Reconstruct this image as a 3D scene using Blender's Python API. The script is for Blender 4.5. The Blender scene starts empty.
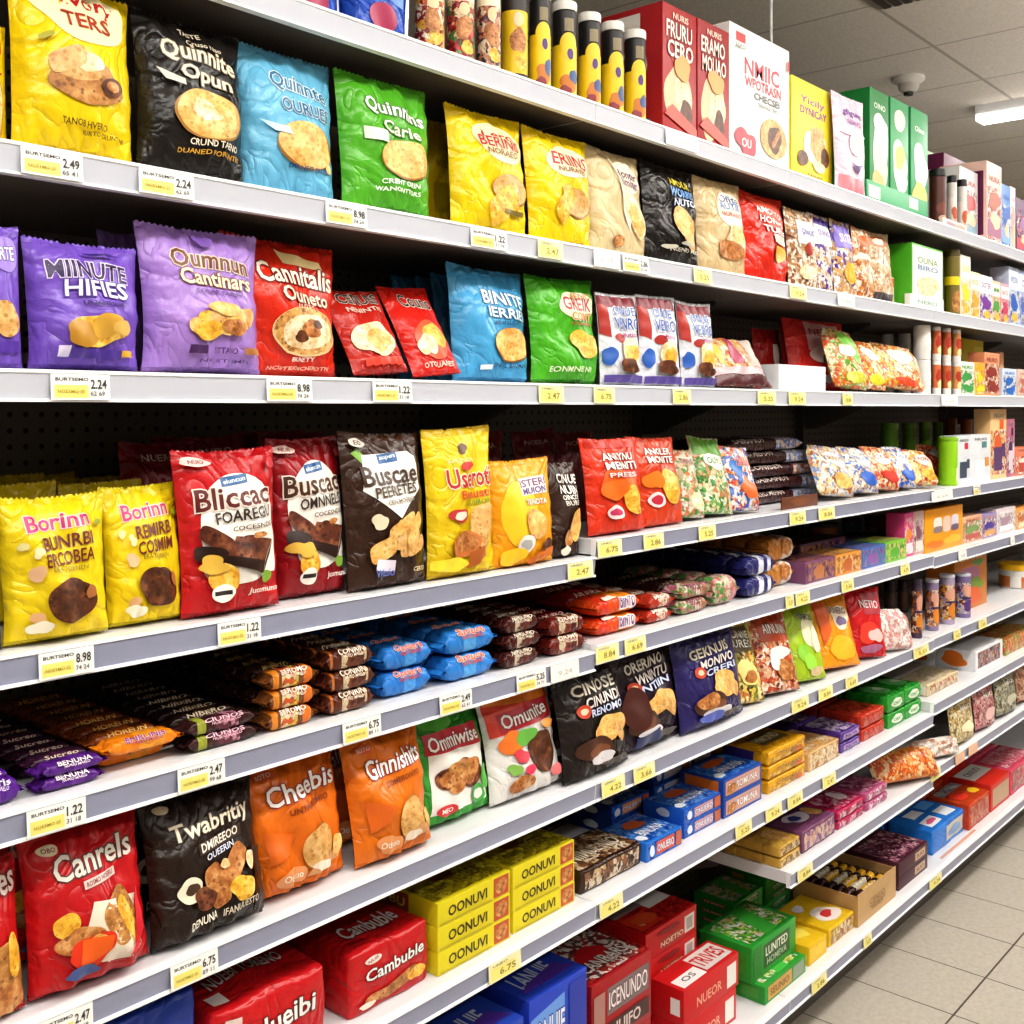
import bpy, bmesh, math, random
from mathutils import Vector
PI = math.pi
# ---------------------------------------------------------------- camera model (shelf front plane is y = 0, aisle runs along x)
FPX, VPX, HOR = 1100.0, 1475.0, 409.0
TH = math.atan((VPX - 512) / FPX)
CT, ST = math.cos(TH), math.sin(TH)
DIST, EYE = 1.3, 1.66
def S(u, y=0.0):
    t = (u - 512) / FPX
    return (DIST + y) * (CT + t * ST) / (ST - t * CT)
def Zp(u, v, y=0.0):
    s = S(u, y)
    return EYE + (HOR - v) * (ST * (DIST + y) + CT * s) / FPX
SC = bpy.context.scene
COL = SC.collection
LAB = {}
# ---------------------------------------------------------------- object helpers
def tag(o, label=None, cat=None, group=None, kind=None):
    if label:
        o['label'] = label; LAB.setdefault(label, []).append(o.name)
    if cat: o['category'] = cat
    if group: o['group'] = group
    if kind: o['kind'] = kind
    return o
def empty(name, loc, rot=(0, 0, 0)):
    o = bpy.data.objects.new(name, None); COL.objects.link(o)
    o.empty_display_size = .02
    o.location = loc; o.rotation_euler = rot
    return o
def link(name, mesh, parent=None, loc=(0, 0, 0), rot=(0, 0, 0)):
    o = bpy.data.objects.new(name, mesh); COL.objects.link(o)
    o.location = loc; o.rotation_euler = rot
    if parent: o.parent = parent
    return o
class MB:
    def __init__(s):
        s.v = []; s.f = []; s.m = []; s.mats = []; s.sm = []
    def mi(s, mat):
        if mat not in s.mats: s.mats.append(mat)
        return s.mats.index(mat)
    def add(s, vs, fs, mat, smooth=True):
        b = len(s.v); k = s.mi(mat)
        s.v += [tuple(p) for p in vs]
        for f in fs:
            s.f.append(tuple(i + b for i in f)); s.m.append(k); s.sm.append(smooth)
    def grid(s, P, nu, nv, mat, smooth=True, flip=False):
        vs = [P(i / nu, j / nv) for j in range(nv + 1) for i in range(nu + 1)]
        n = nu + 1; fs = []
        for j in range(nv):
            for i in range(nu):
                q = (j * n + i, j * n + i + 1, (j + 1) * n + i + 1, (j + 1) * n + i)
                fs.append(q[::-1] if flip else q)
        s.add(vs, fs, mat, smooth)
    def box(s, x0, y0, z0, x1, y1, z1, mat):
        vs = [(x, y, z) for z in (z0, z1) for y in (y0, y1) for x in (x0, x1)]
        fs = [(0, 2, 3, 1), (4, 5, 7, 6), (0, 1, 5, 4), (1, 3, 7, 5), (3, 2, 6, 7), (2, 0, 4, 6)]
        s.add(vs, fs, mat, False)
    def extrude_x(s, prof, x0, x1, mats, smooth=False):
        n = len(prof)
        for i in range(n):
            a, b = prof[i], prof[(i + 1) % n]
            s.add([(x0, *a), (x1, *a), (x1, *b), (x0, *b)], [(0, 1, 2, 3)], mats[i], smooth)
        s.add([(x0, *p) for p in prof], [tuple(range(n))], mats[0], False)
        s.add([(x1, *p) for p in prof], [tuple(range(n))[::-1]], mats[0], False)
    def lathe(s, prof, n, mats, a0=0.0):
        m = len(prof)
        for j in range(m - 1):
            (r0, z0), (r1, z1) = prof[j], prof[j + 1]
            vs = []
            for r, z in ((r0, z0), (r1, z1)):
                for i in range(n + 1):
                    a = a0 + 2 * PI * i / n
                    vs.append((r * math.cos(a), r * math.sin(a), z))
            fs = [(i, i + 1, n + 2 + i, n + 1 + i) for i in range(n)]
            s.add(vs, fs, mats[j] if isinstance(mats, list) else mats, True)
    def mesh(s, name, weld=True):
        me = bpy.data.meshes.new(name)
        me.from_pydata(s.v, [], s.f)
        for m in s.mats: me.materials.append(m)
        me.polygons.foreach_set('material_index', s.m)
        me.polygons.foreach_set('use_smooth', s.sm)
        me.update()
        return me
# ---------------------------------------------------------------- materials
def lin(h):
    h = h.lstrip('#')
    c = [int(h[i:i + 2], 16) / 255 for i in (0, 2, 4)]
    return tuple(x / 12.92 if x <= .04045 else ((x + .055) / 1.055) ** 2.4 for x in c) + (1,)
MATS = {}
def nodes(name):
    m = bpy.data.materials.new(name); m.use_nodes = True
    nt = m.node_tree; b = nt.nodes['Principled BSDF']
    return m, nt, b
def N(nt, t, **kw):
    n = nt.nodes.new(t)
    for k, v in kw.items():
        if k in n.inputs: n.inputs[k].default_value = v
        else: setattr(n, k, v)
    return n
def bump(nt, b, scale, strength, dist=.003, detail=3.0, coord='Object'):
    tc = N(nt, 'ShaderNodeTexCoord')
    no = N(nt, 'ShaderNodeTexNoise', Scale=scale, Detail=detail)
    no.inputs['Distortion'].default_value = .8
    bp = N(nt, 'ShaderNodeBump', Strength=strength, Distance=dist)
    nt.links.new(tc.outputs[coord], no.inputs['Vector'])
    nt.links.new(no.outputs['Fac'], bp.inputs['Height'])
    nt.links.new(bp.outputs['Normal'], b.inputs['Normal'])
    return tc, no
def crease(nt, b, tc):
    """sharp folds as in crumpled film, added below the soft bump"""
    n1 = N(nt, 'ShaderNodeTexNoise', Scale=9.0, Detail=2.0)
    n1.inputs['Distortion'].default_value = 1.6
    nt.links.new(tc.outputs['Object'], n1.inputs['Vector'])
    s1 = N(nt, 'ShaderNodeMath', operation='SUBTRACT'); s1.inputs[1].default_value = .5
    a1 = N(nt, 'ShaderNodeMath', operation='ABSOLUTE')
    p1 = N(nt, 'ShaderNodeMath', operation='POWER'); p1.inputs[1].default_value = .55
    for q, r in ((n1, s1), (s1, a1), (a1, p1)): nt.links.new(q.outputs[0], r.inputs[0])
    bp = N(nt, 'ShaderNodeBump', Strength=.55, Distance=.014)
    nt.links.new(p1.outputs[0], bp.inputs['Height'])
    old = [n for n in nt.nodes if n.bl_idname == 'ShaderNodeBump' and n != bp][0]
    nt.links.new(bp.outputs['Normal'], old.inputs['Normal'])
def foil(h, rough=.27, br=1.0):
    k = ('foil', h, rough)
    if k not in MATS:
        m, nt, b = nodes('glossy_film_' + h); 
        b.inputs['Roughness'].default_value = rough
        b.inputs['Specular IOR Level'].default_value = .42
        tc, no = bump(nt, b, 22, .6, .008, 4)
        crease(nt, b, tc)
        c = lin(h)
        mx = N(nt, 'ShaderNodeMix', data_type='RGBA')
        mx.inputs[6].default_value = tuple(x * .78 for x in c[:3]) + (1,)
        mx.inputs[7].default_value = tuple(min(1, x * 1.12 + .004) for x in c[:3]) + (1,)
        nt.links.new(no.outputs['Fac'], mx.inputs[0])
        nt.links.new(mx.outputs[2], b.inputs['Base Color'])
        MATS[k] = m
    return MATS[k]
def ink(h, rough=.38):
    k = ('ink', h, rough)
    if k not in MATS:
        m, nt, b = nodes('printed_ink_' + h)
        b.inputs['Base Color'].default_value = lin(h)
        b.inputs['Roughness'].default_value = rough
        bump(nt, b, 30, .2, .003, 2)
        MATS[k] = m
    return MATS[k]
def card(h, rough=.42):
    k = ('card', h, rough)
    if k not in MATS:
        m, nt, b = nodes('printed_card_' + h)
        b.inputs['Roughness'].default_value = rough
        tc = N(nt, 'ShaderNodeTexCoord')
        no = N(nt, 'ShaderNodeTexNoise', Scale=40.0, Detail=4.0)
        nt.links.new(tc.outputs['Object'], no.inputs['Vector'])
        c = lin(h)
        mx = N(nt, 'ShaderNodeMix', data_type='RGBA')
        mx.inputs[6].default_value = tuple(x * .9 for x in c[:3]) + (1,)
        mx.inputs[7].default_value = tuple(min(1, x * 1.06) for x in c[:3]) + (1,)
        nt.links.new(no.outputs['Fac'], mx.inputs[0])
        nt.links.new(mx.outputs[2], b.inputs['Base Color'])
        MATS[k] = m
    return MATS[k]
def food(kind):
    """baked goods and nuts as printed on the packs"""
    k = ('food', kind)
    if k in MATS: return MATS[k]
    pal = {'cookie': ('e9b96a', 'c98a3c', 'f3d598'), 'choc': ('5a2f17', '34190b', '8a5430'), 'chip': ('d9a45a', '6b2a12', 'efcf94'),
           'biscuit': ('d8a765', 'b07a35', 'ecc98f'), 'nut': ('b8763c', '7d431c', 'e0b27a'), 'pale': ('f0d9b0', 'd3a868', 'fbf0da'),
           'bar': ('6b3520', '2e130a', 'a06a45'), 'corn': ('e8b53a', 'c07c1c', 'f6dc86'), 'wafer': ('b47a3d', '6e4119', 'd9aa6b')}[kind]
    m, nt, b = nodes('printed_' + kind)
    b.inputs['Roughness'].default_value = .42
    tc = N(nt, 'ShaderNodeTexCoord')
    no = N(nt, 'ShaderNodeTexNoise', Scale=55.0, Detail=6.0, Roughness=.7)
    vo = N(nt, 'ShaderNodeTexVoronoi', Scale=95.0)
    nt.links.new(tc.outputs['Object'], no.inputs['Vector']); nt.links.new(tc.outputs['Object'], vo.inputs['Vector'])
    r = N(nt, 'ShaderNodeValToRGB')
    r.color_ramp.elements[0].position = .33; r.color_ramp.elements[0].color = lin(pal[1])
    r.color_ramp.elements[1].position = .68; r.color_ramp.elements[1].color = lin(pal[2])
    e = r.color_ramp.elements.new(.5); e.color = lin(pal[0])
    nt.links.new(no.outputs['Fac'], r.inputs['Fac'])
    lt = N(nt, 'ShaderNodeMath', operation='LESS_THAN'); lt.inputs[1].default_value = .27
    nt.links.new(vo.outputs['Distance'], lt.inputs[0])
    ml = N(nt, 'ShaderNodeMath', operation='MULTIPLY'); ml.inputs[1].default_value = .75
    nt.links.new(lt.outputs[0], ml.inputs[0])
    mx = N(nt, 'ShaderNodeMix', data_type='RGBA')
    nt.links.new(ml.outputs[0], mx.inputs[0]); nt.links.new(r.outputs['Color'], mx.inputs[6])
    mx.inputs[7].default_value = lin(pal[1])
    nt.links.new(mx.outputs[2], b.inputs['Base Color'])
    MATS[k] = m
    return m
def busy(pal, scale=60.0, rough=.3):
    """many-coloured printed film: patches of the palette"""
    k = ('busy', tuple(pal), scale)
    if k in MATS: return MATS[k]
    m, nt, b = nodes('patterned_print_' + pal[0])
    b.inputs['Roughness'].default_value = rough
    tc, no = bump(nt, b, 26, .5, .007, 3)
    crease(nt, b, tc)
    ns = N(nt, 'ShaderNodeTexNoise', Scale=scale * .9, Detail=3.0)
    nt.links.new(tc.outputs['Object'], ns.inputs['Vector'])
    va = N(nt, 'ShaderNodeVectorMath', operation='SCALE'); va.inputs[3].default_value = .018
    nt.links.new(ns.outputs['Color'], va.inputs[0])
    ad = N(nt, 'ShaderNodeVectorMath', operation='ADD')
    nt.links.new(tc.outputs['Object'], ad.inputs[0]); nt.links.new(va.outputs[0], ad.inputs[1])
    vo = N(nt, 'ShaderNodeTexVoronoi', Scale=scale)
    nt.links.new(ad.outputs[0], vo.inputs['Vector'])
    sp = N(nt, 'ShaderNodeSeparateColor')
    nt.links.new(vo.outputs['Color'], sp.inputs[0])
    r = N(nt, 'ShaderNodeValToRGB'); cr = r.color_ramp; cr.interpolation = 'CONSTANT'
    cr.elements[0].color = lin(pal[0]); cr.elements[1].position = 1 / len(pal); cr.elements[1].color = lin(pal[1])
    for i, c in enumerate(pal[2:], 2):
        e = cr.elements.new(i / len(pal)); e.color = lin(c)
    nt.links.new(sp.outputs[0], r.inputs['Fac'])
    v2 = N(nt, 'ShaderNodeTexVoronoi', Scale=scale * 2.1)
    nt.links.new(ad.outputs[0], v2.inputs['Vector'])
    s2 = N(nt, 'ShaderNodeSeparateColor'); nt.links.new(v2.outputs['Color'], s2.inputs[0])
    r2 = N(nt, 'ShaderNodeValToRGB'); r2.color_ramp.interpolation = 'CONSTANT'
    for i, c in enumerate(pal[::-1]):
        e = r2.color_ramp.elements[i] if i < 2 else r2.color_ramp.elements.new(i / len(pal))
        e.position = i / len(pal); e.color = lin(c)
    nt.links.new(s2.outputs[1], r2.inputs['Fac'])
    gt = N(nt, 'ShaderNodeMath', operation='GREATER_THAN'); gt.inputs[1].default_value = .52
    nt.links.new(s2.outputs[2], gt.inputs[0])
    mx = N(nt, 'ShaderNodeMix', data_type='RGBA')
    nt.links.new(gt.outputs[0], mx.inputs[0]); nt.links.new(r.outputs['Color'], mx.inputs[6]); nt.links.new(r2.outputs['Color'], mx.inputs[7])
    nf = N(nt, 'ShaderNodeTexNoise', Scale=scale * 5, Detail=4.0); nt.links.new(tc.outputs['Object'], nf.inputs['Vector'])
    hs = N(nt, 'ShaderNodeHueSaturation'); mr = N(nt, 'ShaderNodeMapRange'); mr.inputs[3].default_value = .3; mr.inputs[4].default_value = 1.35
    nt.links.new(nf.outputs['Fac'], mr.inputs[0]); nt.links.new(mr.outputs[0], hs.inputs['Value']); nt.links.new(mx.outputs[2], hs.inputs['Color'])
    nt.links.new(hs.outputs['Color'], b.inputs['Base Color'])
    MATS[k] = m
    return m
def MM(x):
    """material from a short spec: hex = ink, 'foil:hex', 'card:hex', 'food:kind', list = patterned"""
    if isinstance(x, (list, tuple)): return busy(list(x))
    if not isinstance(x, str): return x
    if x.startswith('foil:'): return foil(x[5:])
    if x.startswith('card:'): return card(x[5:])
    if x.startswith('food:'): return food(x[5:])
    return ink(x)
# ---------------------------------------------------------------- lettering and printed shapes
TXT = {}
def glyphs(text, off):
    k = (text, round(off, 3))
    if k in TXT: return TXT[k]
    c = bpy.data.curves.new('lettering', 'FONT')
    c.body = text; c.resolution_u = 2; c.offset = off; c.fill_mode = 'FRONT'
    o = bpy.data.objects.new('lettering', c)
    me = o.to_mesh()
    bm = bmesh.new(); bm.from_mesh(me); o.to_mesh_clear()
    bmesh.ops.triangulate(bm, faces=bm.faces[:])
    for lim in (.5, .3, .2):
        ed = [e for e in bm.edges if e.calc_length() > lim]
        if ed:
            bmesh.ops.subdivide_edges(bm, edges=ed, cuts=1)
            bmesh.ops.triangulate(bm, faces=bm.faces[:])
    bm.verts.index_update()
    vs = [(v.co.x, v.co.y) for v in bm.verts]
    fs = []
    for f in bm.faces:
        q = [v.index for v in f.verts]
        (ax, ay), (bx, by), (cx, cy) = (vs[i] for i in q)
        fs.append(tuple(q) if (bx - ax) * (cy - ay) - (by - ay) * (cx - ax) > 0 else tuple(q[::-1]))
    bm.free()
    bpy.data.objects.remove(o); bpy.data.curves.remove(c)
    TXT[k] = (vs, fs)
    return TXT[k]
def draw(mb, P, decals, eps=.0008, step=.00035, seed=1, fine=False):
    """P(x, y, lift) maps printed coordinates x in -1..1, y in 0..1 to the surface"""
    rg = random.Random(seed)
    lift = eps
    for d in decals:
        k = d[0]
        if k == 'e':                        # ellipse with a slightly uneven outline
            _, cx, cy, rx, ry, mat = d[:6]; wob = d[6] if len(d) > 6 else .04
            rings, n = 6, 36
            ph = rg.random() * 6
            rad = [1 + wob * math.sin(2 * a + ph) + wob * .7 * math.sin(3 * a + 2.3 * ph) + wob * .35 * math.sin(5 * a + 4 * ph) for a in (2 * PI * i / n for i in range(n))]
            vs = [P(cx, cy, lift)]
            for q in range(1, rings + 1):
                for i in range(n):
                    a = 2 * PI * i / n; r = q / rings * rad[i]
                    vs.append(P(cx + rx * r * math.cos(a), cy + ry * r * math.sin(a), lift))
            fs = [(0, 1 + i, 1 + (i + 1) % n) for i in range(n)]
            for q in range(rings - 1):
                b = 1 + q * n
                fs += [(b + i, b + n + i, b + n + (i + 1) % n, b + (i + 1) % n) for i in range(n)]
            mb.add(vs, fs, MM(mat))
        elif k == 'r':                      # rectangle, optionally skewed
            _, x0, y0, x1, y1, mat = d[:6]; sk = d[6] if len(d) > 6 else 0
            mb.grid(lambda a, b: P(x0 + (x1 - x0) * a, y0 + (y1 - y0) * b + sk * (a - .5), lift), *((22, 14) if fine else (6, 5)), MM(mat))
        elif k == 'q':                      # free quadrilateral of four corners, anticlockwise
            _, p, mat = d
            def Q(a, b, p=p):
                x = (p[0][0] * (1 - a) + p[1][0] * a) * (1 - b) + (p[3][0] * (1 - a) + p[2][0] * a) * b
                y = (p[0][1] * (1 - a) + p[1][1] * a) * (1 - b) + (p[3][1] * (1 - a) + p[2][1] * a) * b
                return P(x, y, lift)
            mb.grid(Q, *((22, 14) if fine else (6, 5)), MM(mat))
        elif k == 'o':                      # rotated capsule (bar, finger, wafer)
            _, cx, cy, rx, ry, ang, asp, mat = d
            n, rings = 22, 3
            vs = [P(cx, cy, lift)]
            ca, sa = math.cos(ang), math.sin(ang)
            for q in range(1, rings + 1):
                for i in range(n):
                    a = 2 * PI * i / n
                    c, s = math.cos(a), math.sin(a)
                    x = rx * math.copysign(abs(c) ** .55, c) * q / rings; y = ry * math.copysign(abs(s) ** .55, s) * q / rings
                    vs.append(P(cx + (x * ca - y * sa), cy + (x * sa + y * ca) * asp, lift))
            fs = [(0, 1 + i, 1 + (i + 1) % n) for i in range(n)]
            for q in range(rings - 1):
                b = 1 + q * n
                fs += [(b + i, b + n + i, b + n + (i + 1) % n, b + (i + 1) % n) for i in range(n)]
            mb.add(vs, fs, MM(mat))
        elif k == 't':                      # lettering fitted into a w x h box
            _, text, cx, cy, w, h, mat = d[:7]
            out = d[7] if len(d) > 7 else None
            skew = d[8] if len(d) > 8 else 0
            arch = d[9] if len(d) > 9 else 0
            vs0, _f = glyphs(text, .012)
            xs = [p[0] for p in vs0]; ys = [p[1] for p in vs0]
            if not xs: continue
            x0, x1, y0, y1 = min(xs), max(xs), min(ys), max(ys)
            for of, mt in (((.06, out), (.018, mat)) if out else ((.018, mat),)):
                vs, fs = glyphs(text, of)
                q = []
                for x, y in vs:
                    a = (x - x0) / (x1 - x0) - .5; b = (y - y0) / max(.01, (y1 - y0)) - .5
                    q.append(P(cx + a * w, cy + b * h + skew * a + arch * (1 - 4 * a * a), lift))
                mb.add(q, fs, MM(mt))
                lift += step
        lift += step
# ---------------------------------------------------------------- pouches
def sstep(a, b, x):
    x = max(0, min(1, (x - a) / (b - a))); return x * x * (3 - 2 * x)
def pouch_surface(w, h, t, seed, flat=False):
    r = random.Random(seed)
    wv = [(r.uniform(.3, 1) * t * .045, r.uniform(-2.5, 2.5), r.uniform(1, 4.5), r.random() * 6) for _ in range(4)]
    p1, p2, p3 = r.random() * 6, r.random() * 6, r.random() * 6
    k1, k2 = r.randint(4, 6), r.randint(4, 7)
    cl, crn = r.uniform(-.02, .03), r.uniform(-.02, .03)
    tip = r.uniform(.006, .03) if flat != 'r' else -.02
    def half(v):
        a = prof(v)
        if flat == 'r': return w / 2 * (1.0 - .07 * a - .34 * max(0, (v - .72) / .28) ** 2.2 - .2 * max(0, (.14 - v) / .14) ** 2)
        return w / 2 * (1.0 - .085 * a + .014 * math.sin(5 * v + p3))
    def prof(v):
        if flat is True:
            return max(.05, (1 - abs(2 * v - 1) ** 3.2)) ** .6
        if v < .34: return (1 - (abs(.34 - v) / .37) ** 2.6) ** .55
        return max(0, 1 - ((v - .34) / .67) ** 2.3) ** .85
    def surf(u, v):
        uu = max(-1, min(1, u)); vv = max(0, min(1, v))
        a = prof(vv); b = max(0, 1 - abs(uu) ** 2.5) ** .62
        T = t / 2 * a * b
        wr = sum(m * math.sin(ku * uu * PI + kv * vv * PI + ph) for m, ku, kv, ph in wv) * b * (.35 + a)
        wr += t * .10 * math.exp(-(1 - vv) / .10) * math.sin(k1 * uu * PI + p1) * b
        wr += t * .11 * math.exp(-vv / .10) * math.sin(k2 * uu * PI + p2) * b
        wr += t * .085 * math.exp(-(1 - abs(uu)) / .16) * math.sin(11 * vv * PI + p3 + uu * 2) * b
        x = uu * half(vv)
        z = vv * h + h * (cl * (uu - 1) * .5 - crn * (uu + 1) * .5) * vv * vv * .8 - h * tip * (1 - uu * uu) * vv ** 6
        return x, max(.0006, T + wr), z
    return surf
MESH = {}
def pouch_meshes(key, w, h, t, body, design, seed, seal=None, nu=22, nv=26, flat=False, back=None, pm=(.95, -.02)):
    if key in MESH: return MESH[key]
    sf = pouch_surface(w, h, t, seed, flat)
    mb = MB(); bm_ = MM(body)
    lo, hi = .03, .955
    def F(a, b):
        x, d, z = sf(2 * a - 1, lo + (hi - lo) * b); return (x, -d, z)
    def B(a, b):
        x, d, z = sf(2 * a - 1, lo + (hi - lo) * b); return (x, d * .8, z)
    mb.grid(F, nu, nv, bm_); mb.grid(B, nu // 2, nv // 2, MM(back) if back else bm_, flip=True)
    def P(x, y, l):
        X, d, Z = sf(x * pm[0] + pm[1], y); return (X, -d - l, Z)
    draw(mb, P, design, .0012, .00035, seed, True)
    body_me = mb.mesh('pouch')
    out = [('pouch', body_me)]
    sm = MM(seal) if seal else bm_
    for nm, z0, z1 in (('top_seal', hi, 1.0), ('bottom_seal', 0.0, lo)):
        q = MB()
        def G(a, b, sgn):
            u = 2 * a - 1; v = z0 + (z1 - z0) * b
            x, d, z = sf(u, z0 if nm == 'top_seal' else z1)
            c = .0011 + .0007 * math.sin(b * 14)
            edge = b if nm == 'top_seal' else 1 - b
            dd = d * (1 - edge) * .85 + c
            zz = z + (v - (z0 if nm == 'top_seal' else z1)) * h + (.0016 * (1 if int(a * 44) % 2 else -1) if edge > .99 else 0)
            return (x, -dd if sgn else dd, max(0, zz))
        q.grid(lambda a, b: G(a, b, 1), 44, 4, sm); q.grid(lambda a, b: G(a, b, 0), 44, 4, sm, flip=True)
        out.append((nm, q.mesh(nm)))
    MESH[key] = out
    return out
def place(name, meshes, label, cat, group, loc, rot):
    r = empty(name, loc, rot)
    tag(r, label, cat, group)
    for nm, me in meshes: link(nm, me, r)
    return r
# ---------------------------------------------------------------- cartons and wrapped bricks
def carton_mesh(key, w, dep, h, body, front=(), left=(), top=(), puff=0.0, bev=.0015, seed=1, back_top=None):
    """box with its front at y = 0, running back to y = dep; printed faces F, L and T"""
    if key in MESH: return MESH[key]
    mb = MB(); mt = MM(body)
    n = 8 if puff else 1
    rr = random.Random(seed); ph = [rr.random() * 6 for _ in range(6)]
    r = max(bev, puff * .9)
    def pt(x, y, z):
        # rounded box: x in -1..1, y 0..1, z 0..1 on the shell
        X, Y, Z = x * w / 2, y * dep, z * h
        cx = max(-w / 2 + r, min(w / 2 - r, X)); cy = max(r, min(dep - r, Y)); cz = max(r * .8, min(h - r, Z))
        dx, dy, dz = X - cx, Y - cy, Z - cz
        L = math.sqrt(dx * dx + dy * dy + dz * dz)
        if L > r: X, Y, Z = cx + dx / L * r, cy + dy / L * r, cz + dz / L * r
        if puff:
            bx = (1 - x * x); by = 1 - (2 * y - 1) ** 2; bz = 1 - (2 * z - 1) ** 2
            k = puff * .8
            X += math.copysign(1, x) * k * by * bz * (abs(x) > .999) ; Y += (k * bx * bz if y > .999 else -k * bx * bz if y < .001 else 0)
            Z += (k * bx * by if z > .999 else 0)
            Z += puff * .25 * math.sin(5 * x + ph[0] + 4 * y) * z; Y += puff * .22 * math.sin(6 * x + 7 * z + ph[1])* (1 - y)
        return X, Y, Z
    # parameter lines with extra cuts near the edges so the rounding shows
    def cuts(e):
        e = min(.3, e)
        k = [0, e * .35, e] if not puff else [0, e * .3, e * .65, e]
        m = [k[-1] + (1 - 2 * k[-1]) * i / n for i in range(1, n)]
        return k + m + [1 - q for q in k[::-1]]
    cu, cv, cw = cuts(r / w), cuts(r / dep), cuts(r / h)
    def face(P, A, B):
        vs = [P(a, b) for b in B for a in A]; k = len(A)
        fs = [(j * k + i, j * k + i + 1, (j + 1) * k + i + 1, (j + 1) * k + i) for j in range(len(B) - 1) for i in range(k - 1)]
        mb.add(vs, fs, mt)
    face(lambda a, b: pt(2 * a - 1, 0, b), cu, cw)
    face(lambda a, b: pt(1 - 2 * a, 1, b), cu, cw)
    face(lambda a, b: pt(-1, 1 - a, b), cv, cw)
    face(lambda a, b: pt(1, a, b), cv, cw)
    face(lambda a, b: pt(2 * a - 1, b, 1), cu, cv)
    face(lambda a, b: pt(2 * a - 1, 1 - b, 0), cu, cv)
    def C(x): return max(-.97, min(.97, x))
    def FP(x, y, l):
        X, Y, Z = pt(C(x), 0, .02 + .96 * y); return X, Y - l, Z
    def LP(x, y, l):
        X, Y, Z = pt(-1, .5 - .48 * C(x), .02 + .96 * y); return X - l, Y, Z
    def TP(x, y, l):
        X, Y, Z = pt(C(x), .02 + .96 * y, 1); return X, Y, Z + l
    e = .0004 + puff * .06
    draw(mb, FP, front, e, .00025, seed); draw(mb, LP, left, e, .00025, seed); draw(mb, TP, top, e, .00025, seed)
    me = mb.mesh('carton')
    MESH[key] = me
    return me
# ---------------------------------------------------------------- flow-wrapped bars lying along the shelf
def bar_meshes(key, L, dep, h, body, bands=(), design=(), seal=None, seed=1, fins=True):
    if key in MESH: return MESH[key]
    r = random.Random(seed); p = [r.random() * 6 for _ in range(4)]
    fin = min(.012, L * .09)
    hl = L / 2 - fin
    def sec(x, phi):
        """x in -1..1 along the bar, phi angle in the section"""
        tap = (1 - abs(x) ** 7) ** .5 if abs(x) < 1 else 0
        c, s = math.cos(phi), math.sin(phi)
        e = .5
        ry = dep / 2 * (1 - .02 * math.sin(9 * x + p[0])); rz = h / 2 * (.12 + .88 * tap)
        y = ry * math.copysign(abs(c) ** e, c); z = rz * math.copysign(abs(s) ** e, s)
        z += h * .025 * math.sin(14 * x + p[1] + 2 * phi) * tap
        y += dep * .012 * math.sin(17 * x + p[2]) 
        return (x * hl, y, h * .54 + z)
    mb = MB(); bm_ = MM(body); nx, na = 16, 16
    for i in range(nx):
        xa, xb = -1 + 2 * i / nx, -1 + 2 * (i + 1) / nx
        mt = bm_
        for (b0, b1, bmat) in bands:
            if b0 <= (xa + xb) / 2 <= b1: mt = MM(bmat)
        mb.grid(lambda a, b: sec(xa + (xb - xa) * a, -2 * PI * b), 1, na, mt)
    def P(x, y, l):
        phi = PI + .42 - y * 2.2     # from low on the front, over the front edge, to the top
        X, Y, Z = sec(x * .97, phi); c, s = math.cos(phi), math.sin(phi)
        return (X, Y + c * l * 1.4, Z + s * l * 1.4)
    def P2(x, y, l):
        X, Y, Z = P(x, y, l); return (X, Y, Z)
    draw(mb, P2, design, .0010, .0003, seed)
    out = [('wrapper', mb.mesh('wrapper'))]
    if fins:
        for sg in (-1, 1):
            q = MB(); sm = MM(seal) if seal else bm_
            def G(a, b, k):
                x = sg * (hl + fin * a); wd = dep / 2 * (.92 + .08 * a) + (.001 if int(b * 16) % 2 else 0) * (a > .9)
                z = h / 2 + k * (.0012 + (1 - a) * h * .05) + .0006 * math.sin(a * 16) + h * .08 * a * a * math.sin(p[3] + sg)
                return (x, (2 * b - 1) * wd, z)
            q.grid(lambda a, b: G(a, b, 1), 4, 16, sm, flip=sg < 0); q.grid(lambda a, b: G(a, b, -1), 4, 16, sm, flip=sg > 0)
            out.append(('end_seal', q.mesh('end_seal')))
    MESH[key] = out
    return out
# ---------------------------------------------------------------- round tubs, jars and cans
def round_meshes(key, r, h, body, lid=None, lid_h=.18, label=None, lab=(.08, .75), design=(), taper=1.0, seed=1, n=28):
    if key in MESH: return MESH[key]
    top = h * (1 - lid_h) if lid else h
    R = lambda z: r * (taper + (1 - taper) * (z / h))
    mb = MB(); bm_ = MM(body)
    pf = [(0, 0), (R(0) * .94, 0), (R(0), h * .015), (R(top), top * .985), (R(top) * .96, top), (0, top)]
    mb.lathe(pf, n, bm_)
    def P(x, y, l):
        z = y * top; a = -PI / 2 + x * 1.25
        q = R(z) + l
        return (q * math.cos(a), q * math.sin(a), z)
    if label:
        lm = MM(label); z0, z1 = top * lab[0], top * lab[1]
        mb.lathe([(R(z0) + .0004, z0), (R(z1) + .0004, z1)], n, lm)
    draw(mb, P, design, .0010, .0003, seed)
    out = [('jar_body', mb.mesh('jar_body'))]
    if lid:
        q = MB(); lm = MM(lid)
        q.lathe([(0, top), (R(h) * 1.03, top), (R(h) * 1.05, top + h * .01), (R(h) * 1.05, h * .985), (R(h) * 1.0, h), (0, h)], n, lm)
        out.append(('lid', q.mesh('lid')))
    MESH[key] = out
    return out
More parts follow.
